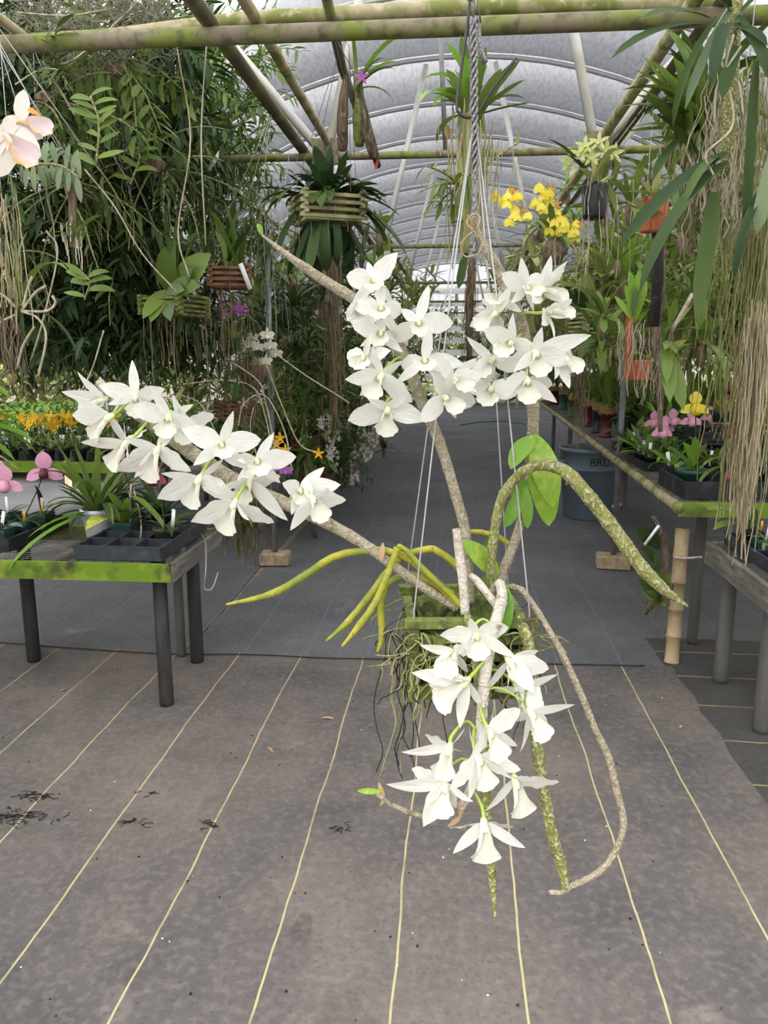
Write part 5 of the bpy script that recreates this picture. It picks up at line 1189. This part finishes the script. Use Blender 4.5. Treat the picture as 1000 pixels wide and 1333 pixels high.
beard(o, PY(990, 110, 2.0), 60, .85, .05, .10, 'root_green', .0012, wav=.6, seg=14); beard(o, PY(996, 300, 1.95), 120, .66, .035, .08, 'root_green', .0012, 'mossy_roots', wav=.5, seg=12); beard(o, PY(988, 420, 1.85), 100, .52, .030, .05, 'root', .0014, 'root_curtain', wav=.4, seg=12); beard(o, PY(950, 110, 1.95), 40, .34, .06, .06, 'root_pale', .0014, 'curly_roots', wav=1.4, seg=12)
for q in (((955, 45), (945, 90), (962, 110), (968, 150)), ((965, 60), (935, 110), (930, 160)), ((940, 80), (955, 160), (920, 200), (930, 230))): B().tube(spline([PY(u, v, 1.83) for u, v in q], 6), .0026, 5).build('aerial_root', 'root_pale', o)
hwire(o, c+Vector((0, 0, .12)), 2, .03)
# ---- 11. shorter dendrobium with white curly roots
c = PY(908, 165, 2.3); o = thing('hanging_orchid', 'lance-leaved dendrobium with curly white roots and a red tag', 'orchid', tuple(c)); hwire(o, c, 3, .06)
for u, v in ((824, 90), (862, 32), (842, 76), (835, 71), (806, 139), (824, 123), (820, 167), (830, 187), (880, 70), (902, 62), (898, 100), (868, 95), (850, 110), (878, 120), (846, 152), (860, 175), (870, 60), (890, 85), (925, 90), (915, 78), (855, 130), (838, 100), (840, 150), (896, 130), (884, 48), (930, 92), (862, 120), (872, 140)): leaf_bt(o, 'lance1' if u % 2 else 'lance2', 'leaf' if u % 3 else 'leaf_dark', c+Vector((U(-.05, .03), U(-.03, .03), U(-.06, .05))), PY(u, v, 2.25+U(-.12, .1)), up=(-.2, -.5, 1), wide=1.0)
for u, v in ((905, 207), (898, 200), (850, 235), (912, 210)): leaf_bt(o, 'wide1', 'leaf_dark', PY(855, 150, 2.2) if u > 890 else c, PY(u, v, 2.2), wide=.9)
beard(o, PY(938, 120, 2.3), 70, .28, .08, .10, 'root_pale', .0016, wav=1.6, seg=10); rosette(o, c, 26, .21, 'lance', 'leaf', 0, 80, .75, .05); rosette(o, PY(915, 120, 2.35), 20, .2, 'lance', 'leaf_dark', -20, 70, .8, .04); beard(o, PY(932, 190, 2.35), 90, .34, .09, .1, 'root_brown', .0016, 'brown_roots', wav=.7)
leaf_bt(o, 'lance0', 'red_tag', PY(938, 112, 2.2), PY(944, 96, 2.2), up=(0, -1, 0), name='red_label', wide=1.5)
# ---- 12. terracotta block on a charred totem
c = PY(851, 300, 2.85); o = thing('mounted_orchid', 'orange terracotta block with a seedling on top of a charred black totem', 'orchid', tuple(c))
B().box(PY(852, 280, 2.85), (.08, .05, .115), Matrix.Rotation(.15, 3, 'Z'), bev=.006).build('terracotta_block', 'terracotta', o, smooth=False)
B().tube([PY(856, 300, 2.88), PY(857, 360, 2.88), PY(852, 425, 2.9)], [.021, .020, .018], 8).build('charred_totem', 'charcoal', o)
tp = PY(850, 256, 2.85)
for u, v in ((815, 250), (835, 235), (878, 225), (870, 200), (828, 262), (868, 245)): leaf_bt(o, 'ell1', 'leaf_olive', tp, PY(u, v, 2.8), wide=.7)
hwire(o, tp, 2, .03); rosette(o, PY(838, 275, 2.8), 9, .09, 'ell', 'leaf_olive', -10, 50); leaf(o, 'label', 'tag', PY(853, 333, 2.7), PY(838, 357, 2.7)-PY(853, 333, 2.7), .075, up=(0, -1, 0), name='plant_label')
# ---- 13. driftwood with white roots, terracotta hanger
c = PY(858, 330, 3.3); o = thing('mounted_orchid', 'twisted grey driftwood pole wrapped in wiry roots', 'orchid', tuple(c)); hwire(o, c, 1)
B().tube(spline([PY(866, 325, 3.3), PY(860, 390, 3.3), PY(854, 430, 3.3), PY(858, 480, 3.3), PY(860, 562, 3.3)], 6), rads([.008, .014, .017, .02, .016, .009], 25), 8).build('driftwood', 'bark', o)
B().tube(spline([PY(874, 432, 3.2), PY(902, 382, 3.2)], 4), .008, 6).build('branch', 'cane_sheath', o); beard(o, PY(856, 470, 3.25), 20, .18, .05, .05, 'root_pale', .0014, wav=1.3)
for u, v in ((868, 500), (882, 460), (895, 442), (872, 525), (890, 535), (878, 420), (866, 455)): leaf_bt(o, 'ell1', 'leaf_olive' if u % 2 else 'leaf', PY(866, 430+U(0, 30), 3.25), PY(u, v, 3.15), up=(0, -1, .4), wide=.7)
c = PY(826, 440, 3.4); o = thing('hanging_orchid', 'broad-leaved seedling in an orange clay slab hanger with dangling roots', 'orchid', tuple(c)); hwire(o, c, 1)
B().bar(PY(820, 410, 3.4), PY(817, 492, 3.4), .025, .02, up=Vector((0, -1, 0))).build('clay_strip', 'terracotta', o, smooth=False); B().box(PY(830, 482, 3.42), (.10, .03, .085), Matrix.Rotation(.1, 3, 'Z'), bev=.004).build('clay_slab', 'terracotta', o, smooth=False)
for u, v in ((820, 352), (832, 350), (838, 380), (800, 385), (814, 370), (828, 372), (842, 365)): leaf_bt(o, 'wide0', 'leaf_bright' if u % 3 else 'leaf_blue', PY(826, 418, 3.4), PY(u, v, 3.35), up=(0, -1, .2), wide=1.1)
beard(o, PY(828, 430, 3.35), 20, .28, .10, .06, 'root_pale', .0018, wav=1.0)
# ---- 14. yellow oncidium sprays
c = PY(722, 318, 4.2); o = thing('hanging_orchid', 'oncidium with branching sprays of bright yellow flowers', 'orchid', tuple(c)); hwire(o, c, 2)
B().lathe(c, [(.03, -.1), (.07, -.03), (.03, .04)], 9).build('root_clump', 'root_brown', o); rosette(o, c, 10, .3, 'strap', 'leaf', 10, 75, 1.6, .03); beard(o, c, 14, .3, .1, .1, 'root_pale')
for grp in (((648, 252), (658, 258), (664, 250), (672, 255), (660, 262)), ((668, 268), (674, 280), (662, 285), (684, 282)), ((702, 245), (712, 250), (704, 255), (718, 258)), ((708, 270), (714, 284), (722, 288), (732, 298), (716, 296), (726, 300), (736, 286)), ((745, 300), (752, 292), (748, 305)), ((700, 262), (730, 280), (720, 272))):
    u0 = sum(p[0] for p in grp)/len(grp); v0 = sum(p[1] for p in grp)/len(grp); q = PY(u0, v0, 4.15)
    stk = B().tube(spline([c, c.lerp(q, .5)+Vector((0, 0, .08)), q], 5), .002, 4).build('flower_spray', 'cane_green', o)
    for u, v in grp:
        for k in range(2): inst(o, 'dancing', 'yellow_flower', PY(u+U(-4, 4), v+U(-4, 4), 4.15+U(-.05, .05)), (U(-.5, .5), -1, U(-.2, .4)), .075, name='flower', parent=stk)
    inst(o, 'star', 'rust_flower', PY(u0+8, v0-6, 4.15), (.3, -1, 0), .06, name='flower', parent=stk)
o = thing('hanging_orchid', 'spidery pale green-flowered orchid under the truss chord', 'orchid', tuple(PY(760, 225, 3.4))); c = PY(775, 245, 3.4); hwire(o, c, 2)
for u, v in ((762, 190), (770, 205), (755, 200), (790, 195), (740, 212), (780, 185), (800, 200)): inst(o, 'star', 'green_flower', PY(u, v, 3.35), (U(-.4, .4), -1, U(0, .4)), .09)
rosette(o, c, 12, .22, 'wide', 'leaf_olive', 10, 80, .9); beard(o, c, 24, .4, .12, .12, 'root_pale', .0013); B().lathe(c, [(.04, -.12), (.045, -.11), (.055, .0), (.03, .02)], 12).build('pot', 'black_plastic', o)
for u, v in ((785, 258), (740, 252), (712, 180), (735, 200)): leaf_bt(o, 'wide1', 'leaf_dark', c, PY(u, v, 3.3), wide=.7)
# ---- 15. greenish slat basket beyond the steel post
c = PY(772, 437, 4.6); o = thing('hanging_orchid', 'dark paddle-leaved orchid in a mossy green slatted basket', 'orchid', tuple(c)); tp = slat_basket(o, c, .22, .12, 'slat_wood', 5, .35)
for u, v in ((746, 368), (755, 378), (770, 372), (735, 372), (780, 385), (762, 350), (728, 365)): leaf_bt(o, 'ell1', 'leaf_deep' if u % 2 else 'leaf_olive', tp+Vector((U(-.06, .02), 0, 0)), PY(u, v, 4.5), up=(-.4, -1, .3), wide=.9)
hwire(o, tp, 3, .08); beard(o, PY(760, 445, 4.55), 26, .6, .05, .05, 'root_brown', .0018)
beard(o, tp+Vector((.12, 0, .05)), 24, .2, .08, .08, 'root_pale', .0014, 'wiry_roots', wav=1.6)
# ---- 16. mounted plant hanging below the bench edge
c = PY(856, 668, 3.55); o = thing('mounted_orchid', 'oval-leaved orchid on a forked branch hung below the bamboo edge', 'orchid', tuple(c))
B().tube(spline([PY(850, 672, 3.5), PY(864, 700, 3.5), PY(866, 735, 3.5), PY(856, 775, 3.5), PY(838, 798, 3.5)], 5), rads([.009, .015, .015, .020, .016], 21), 7).build('branch', 'bark', o)
for u, v in ((826, 686), (842, 692), (834, 712), (852, 742), (830, 755), (872, 745), (876, 760), (868, 790), (842, 735), (850, 720), (836, 772), (848, 788)): leaf_bt(o, 'ell1', 'leaf_dark' if u % 4 else 'leaf', PY(858, min(v+22, 780), 3.48), PY(u, v, 3.42+U(-.05, .05)), up=(U(-.6, .6), -1, U(-.2, .8)), wide=1.05)
leaf(o, 'label', 'tag', PY(858, 684, 3.4), PY(838, 711, 3.4)-PY(858, 684, 3.4), .105, up=(0, -1, 0), wide=.7, name='plant_label'); beard(o, PY(856, 770, 3.5), 16, .1, .05, .04, 'root_brown'); B().tube([PY(856, 674, 3.5), PY(857, 640, 3.5), Vector((1.0, 3.47, .79))], .001, 4).build('hanger_wire', 'wire_light', o)
# ---- mossy plant at the end of the algae bench, hanging roots
c = PY(318, 640, 3.9); o = thing('hanging_orchid', 'shaggy root ball with grassy leaves hanging at the end of the algae bench', 'orchid', tuple(c)); B().lathe(c, [(.02, -.22), (.06, -.12), (.07, 0), (.03, .05)], 10).build('root_clump', 'moss', o)
beard(o, c+Vector((0, 0, .05)), 110, .42, .13, .1, 'root_brown', .0018); rosette(o, c, 14, .26, 'strap', 'leaf', -40, 50, 1.1); rosette(o, c+Vector((0, 0, -.15)), 10, .22, 'strap', 'leaf_dark', -60, 10, 1.1); hwire(o, c, 1)

# ================================================================== rows of hanging plants down both sides
GHL = 'hanging orchids over the aisle bench'; GHR = 'hanging orchids over the bamboo-edged bench'
def tmpl(label, group, m, shape, n, L_, e, wide, rm, rl, rn, canes=0, fl=None, pot_m=None):
    o = thing('hanging_orchid', label, 'orchid', (0, 0, 0), group); c = Vector((0, 0, 0))
    if pot_m == 'slat': c = slat_basket(o, (0, 0, -.10), .2, .1, 'slat_brown', 4, .3)
    elif pot_m: B().lathe((0, 0, -.12), [(.06, 0), (.085, .11), (.09, .12), (.07, .11)], 14).build('pot', pot_m, o)
    else: B().lathe((0, 0, 0), [(.02, -.12), (.07, -.05), (.06, .02), (.02, .05)], 9).build('root_clump', 'root_brown', o)
    if n: rosette(o, c, n, L_, shape, m, *e, wide=wide, spread=.05)
    if canes: b = leafy_canes(o, c, canes, .45, m, 'lance', .10, 12, obj=False, droop=.5); b.build('foliage', m, o, kind='stuff')
    if rn: beard(o, (0, 0, -.03), int(rn*.3), rl*.5, .13, .13, rm, .0018, wav=.8)
    b = B()
    for s in (-.05, .05): b.tube([(s, 0, 0), (s*.3, 0, .5), (0, 0, .95)], .0011, 4)
    b.build('hanger_wire', 'wire', o)
    if fl:
        for i in range(9):
            a = U(0, 6.28); tp = c+Vector((math.cos(a)*.16, math.sin(a)*.16, U(-.05, .28)))
            B().tube([c, (c+tp)/2+Vector((0, 0, .05)), tp], .002, 3).build('flower_stalk', 'leaf', o); inst(o, 'star', fl, tp, (U(-.6, .6), -1, U(-.3, .4)), .08)
    return o
TL = [tmpl('green strap-leaved orchid with long brown roots hanging over the aisle bench', GHL, 'leaf', 'wide', 26, .34, (-20, 75), 1.0, 'root_brown', .7, 60),
      tmpl('leafy-caned bushy orchid hanging over the aisle bench', GHL, 'leaf', 'lance', 0, .2, (0, 60), 1, 'root_brown', .5, 40, canes=24),
      tmpl('pale rooted orchid with slim leaves hanging over the aisle bench', GHL, 'leaf_olive', 'strap', 28, .36, (-30, 80), 1.2, 'root_pale', .8, 80),
      tmpl('blush-flowered orchid in a slatted basket hanging over the aisle bench', GHL, 'leaf', 'wide', 10, .26, (0, 80), 1.0, 'root_brown', .5, 40, fl='blush', pot_m='slat'),
      tmpl('dark bushy orchid with drooping canes hanging over the aisle bench', GHL, 'leaf_dark', 'lance', 0, .2, (0, 60), 1, 'root_brown', .4, 30, canes=26)]
TR = [tmpl('olive strap-leaved orchid with shaggy pale roots hanging over the long bench', GHR, 'leaf_olive', 'wide', 26, .30, (-20, 75), .9, 'root_pale', .7, 90),
      tmpl('leafy-caned pale green orchid hanging over the long bench', GHR, 'leaf_olive', 'lance', 0, .2, (0, 60), 1, 'root', .6, 60, canes=24),
      tmpl('bright green orchid in a brown slatted basket hanging over the long bench', GHR, 'leaf_bright', 'wide', 24, .28, (0, 80), .9, 'root', .5, 50, pot_m='slat'),
      tmpl('mossy root curtain with slim leaves hanging over the long bench', GHR, 'leaf', 'strap', 24, .34, (-20, 80), 1.1, 'root_green', 1.0, 140),
      tmpl('pale leafy bush in a black pot hanging over the long bench', GHR, 'leaf', 'lance', 0, .2, (0, 60), 1, 'root_pale', .4, 40, canes=26, pot_m='black_plastic')]
def scatter(T, pts):
    used = set()
    for i, (x, y, z) in enumerate(pts):
        t = T[(i*3+i//5) % len(T)]
        if t.name not in used: used.add(t.name); t.location = (x, y, z); t.rotation_euler = (0, 0, U(-.5, .5)); continue
        copy_thing(t, (x, y, z), U(-3.1, 3.1) if 'blush' not in t['label'] else U(-.5, .5), U(.85, 1.25))
ptsL = []
for j in range(15):
    y = 4.5+j*.75
    for x, z0, z1 in ((-1.15, 1.0, 1.55), (-1.5, 1.3, 2.0), (-2.2, 1.5, 2.1), (-1.35, .85, 1.2)):
        if (x == -2.2 or (x == -1.5 and j % 2)): continue
        if y < 5.4 and x > -1.3: continue
        ptsL.append((x-.012*j+U(-.12, .1), y+U(-.25, .25), U(z0, z1)))
for j in range(12): ptsL.append((-1.12-.015*j+U(-.08, .08), 6.0+j*.42, U(.45, .8)))
for j in range(10): ptsL.append((-1.2-.015*j+U(-.08, .08), 6.3+j*.5, U(.75, 1.1)))
scatter(TL, ptsL)
ptsR = []
for j in range(16):
    y = 3.7+j*.72
    for x, z0, z1 in ((1.25, 1.45, 1.9), (1.6, 1.4, 2.1), (2.1, 1.5, 2.1), (1.0, 1.75, 2.05)):
        if x == 2.1 and j > 10: continue
        if y < 4.4 and x < 1.5: continue
        if x == 1.0 and y < 5.5: continue
        ptsR.append((x+.012*j+U(-.1, .12), y+U(-.25, .25), U(z0, z1)))
scatter(TR, ptsR)
# loose leafy growth filling in between the hanging rows
for lab, mm, x0, x1, y0, y1, z0, z1, n in (('tangled olive growth between the plants hanging over the long bench', 'leaf_olive', 1.35, 2.9, 4.2, 12.5, 1.3, 2.35, 60), ('fresh green growth between the plants hanging over the long bench', 'leaf', 1.5, 2.9, 3.6, 12.5, 1.4, 2.35, 40), ('tangled dark growth between the plants hanging over the aisle bench', 'leaf_dark', -2.9, -1.3, 5.0, 12.5, .9, 2.2, 80), ('fresh green growth between the plants hanging over the aisle bench', 'leaf', -2.9, -1.25, 5.0, 13, .9, 2.3, 50)):
    o = thing('orchid_thicket', lab, 'orchid', ((x0+x1)/2, (y0+y1)/2, z1), kind='stuff'); b = B()
    for i in range(n): leafy_canes(o, (U(x0, x1), U(y0, y1), U(z0, z1)), 6, .30, mm, 'lance', .13, 9, obj=False, stuff=b, droop=.6)
    b.build('foliage', mm, o, kind='stuff'); hwire(o, ((x0+x1)/2, (y0+y1)/2, z1), 2)
wire_me = B().tube([(0, 0, 0), (0, 0, 1)], .0009, 4).data('hanger_wire', 'wire')
def strap_bank(label, m, spots, L_, near=True, group=None):
    """many small hanging tufts: a few templates, copied one by one"""
    T = []
    for k in range(5):
        o = thing('orchid_tuft', label, 'orchid', (0, 0, 0), group or label.replace(' tuft', ' tufts', 1))
        B().tube([(0, 0, -.09), (0, 0, -.03), (0, 0, .02)], [.008, .022, .012], 6).build('root_knot', 'root_brown', o)
        a_ = U(0, 6.28); b = B()
        for i in range(rnd.randrange(9, 14)):
            a_ += 2.4; d = az(a_, R(U(-25, 80))); shp = pick('wide') if i % 3 else pick('lance')
            if near: leaf(o, shp, m, (0, 0, 0), d, L_*U(.6, 1.15), wide=U(.8, 1.2))
            else: add_leaf(b, shp, (0, 0, 0), d, L_*U(.6, 1.15), wide=U(.8, 1.2))
        if not near: b.build('foliage', m, o, kind='stuff')
        w_ = bpy.data.objects.new('hanger_wire', wire_me); COL.objects.link(w_); w_.parent = o
        T.append(o)
    for i, q in enumerate(spots):
        sc = U(.85, 1.2); o = T[i] if i < 5 else copy_thing(T[rnd.randrange(5)], q, U(0, 6.28), sc)
        if i < 5: o.location = q; sc = 1.0
        for ch in o.children:
            if ch.data == wire_me: ch.scale = (1, 1, max(.1, (HC+.05-q[2])/sc))
def far_bank(label, m, spots, L_):
    o = thing('orchid_thicket', label, 'orchid', spots[0], kind='stuff'); b = B()
    for q in spots:
        a_ = U(0, 6.28)
        for i in range(11): a_ += 2.4; add_leaf(b, pick('wide') if i % 3 else pick('lance'), q, az(a_, R(U(-25, 80))), L_*U(.6, 1.15), wide=U(.8, 1.2))
        b.tube([q, (q[0], q[1], HC+.04)], .0014, 3, cap=False)
    b.build('foliage', m, o, kind='stuff')
strap_bank('pale strap-leaved tuft hanging behind the oncidium and the mossy slatted basket', 'leaf_olive', [tuple(PY(U(690, 870), U(290, 440), U(4.6, 7.5))) for i in range(44)], .24, near=False)
strap_bank('fresh green strap-leaved tuft hanging behind the charred totem', 'leaf', [tuple(PY(U(770, 990), U(180, 470), U(3.6, 6.0))) for i in range(52)], .24)
strap_bank('light green tuft hanging between the truss chord and the long bench', 'leaf_bright', [tuple(PY(U(700, 960), U(250, 430), U(4.2, 7.5))) for i in range(18)], .20)
strap_bank('dark strap-leaved tuft in the bank beneath the pale slatted basket', 'leaf_dark', [tuple(PY(U(330, 500), U(330, 620), U(5.6, 8.5))) for i in range(56)], .24)
strap_bank('fresh strap-leaved tuft in the bank beneath the pale slatted basket', 'leaf', [tuple(PY(U(330, 500), U(300, 600), U(5.2, 8.0))) for i in range(44)], .22)
far_bank('pale green tufts hanging at the far end of the aisle', 'leaf_olive', [tuple(PY(*((U(495, 575), U(345, 440)) if i % 2 else (U(640, 720), U(330, 430))), U(9, 15))) for i in range(54)], .30)
far_bank('fresh green tufts hanging at the far end of the aisle', 'leaf', [tuple(PY(*((U(480, 565), U(370, 500)) if i % 2 else (U(650, 730), U(360, 480))), U(9.5, 16))) for i in range(44)], .30)
far_bank('dark tufts low at the far end of the aisle', 'leaf_dark', [tuple(PY(*((U(500, 560), U(440, 530)) if i % 2 else (U(640, 690), U(440, 510))), U(14, 19))) for i in range(34)], .36)
strap_bank('yellow-green tuft hanging in the daylight behind the tagged seedlings', 'leaf_olive', [tuple(PY(U(-20, 330), U(420, 520), U(6.0, 8.5))) for i in range(40)], .24, near=False)
# plants hanging in the middle, far down the house
for j in range(9):
    y = 11+j*1.15; t = (TL[2], TR[3], TL[1])[j % 3]; o = copy_thing(t, ((-.75, .8, -.3, .4, -.95, .95)[j % 6], y, U(1.75, 2.1)), U(0, 6), 1.1, label='orchid with trailing roots hanging over the far aisle', group='hanging orchids over the far aisle')
# white flower sprays spilling over the aisle edge
GW = 'white flower sprays spilling over the aisle edge'
for k, (u, v, Y) in enumerate(((485, 570, 7.4), (478, 540, 7.6), (492, 552, 7.9), (440, 570, 6.4), (468, 600, 7.2))):
    c = PY(u, v, Y); o = thing('flower_spray', 'drooping spray of tiny blush-white flowers at the aisle edge', 'orchid', tuple(c), GW); q = c-Vector((.05, 0, .22)); B().tube(spline([c+Vector((-.12, 0, .12)), c+Vector((-.03, 0, .14)), c, q], 5), .003, 4).build('spray_stem', 'leaf', o)
    for i in range(34): p = (c+Vector((-.03, 0, .14))).lerp(q, rnd.random())+Vector((U(-.05, .05), U(-.05, .05), U(-.03, .03))); inst(o, 'star', 'blush', p, (U(-.6, .6), -1, U(-.3, .5)), .05)
    leafy_canes(o, c+Vector((-.12, 0, .12)), 3, .3, 'leaf_dark', 'wide', .12, 7)
# pink and violet dots in the flower bank
GD = 'small magenta flowers in the flower bank'
for u, v, Y, m in ((389, 329, 4.4, 'purple'), (430, 560, 6.5, 'purple'), (435, 548, 6.5, 'purple'), (372, 612, 4.6, 'purple'), (360, 608, 4.6, 'purple')):
    p = PY(u, v, Y); o = thing('orchid_bloom', 'single magenta orchid bloom on a thin stalk in the flower bank', 'flower', tuple(p), GD); B().tube([p, p+Vector((-.02, .03, -.12)), p+Vector((-.04, .08, -.3))], .002, 4).build('flower_stalk', 'leaf', o); inst(o, 'moth', m, p, (.2, -1, .1), .10)

# ================================================================== outside and the far end
def hedge(label, x0, x1, y0, y1, z0, z1, n, m, ll=.35):
    o = thing('hedge', label, 'hedge', ((x0+x1)/2, (y0+y1)/2, 0)); b = B()
    for i in range(n):
        p = Vector((U(x0, x1), U(y0, y1), z0+(z1-z0)*rnd.random()**.8)); add_leaf(b, 'tiny', p, az(U(0, 6.28), U(-.6, 1.2)), ll*U(.6, 1.3), up=(U(-1, 1), U(-1, 1), 1), wide=1.3)
    b.build('foliage', m, o, kind='stuff')
    for i in range(6): x, y = U(x0, x1), U(y0, y1); B().tube([(x, y, 0), (x+U(-.1, .1), y, z1*.7)], .05, 6).build('trunk', 'bark', o)
hedge('sunlit pale green hedge outside beyond the tagged seedlings', -10.5, -8.3, 2, 22, 0, 3.0, 5200, 'leaf_olive', .4)
hedge('sunlit green hedge outside beyond the long bench', 6.5, 8.5, 2, 22, 0, 3.0, 4200, 'leaf_olive', .4)
hedge('green shrubs outside past the far end boards', -5, 5, 24, 26, 0, 2.6, 2500, 'leaf', .4)
# low beds of seedlings beyond the second bench
o = thing('seedling_bed', 'far bed of tiny bright seedlings beyond the tagged bench', 'seedlings', (-5.6, 10.5, 0)); b = B()
for i in range(3600): p = Vector((U(-7.4, -4.15), U(8, 13), .55)); add_leaf(b, 'tinystrap', p, az(U(0, 6.28), U(.4, 1.4)), U(.15, .3), wide=1.6)
b.build('foliage', 'leaf', o, kind='stuff')
b = B(); b.box((-5.78, 10.5, .5), (3.3, 5.2, .06)); b.build('bed_top', 'board_grey', o, smooth=False)
for x in (-7.2, -5.7, -4.3):
    for y in (8.2, 10.5, 12.8): B().box((x, y, .235), (.08, .08, .47)).build('leg', 'leg_wood', o, smooth=False)
for o in bpy.data.objects:
    if '_o' in o: del o['_o']
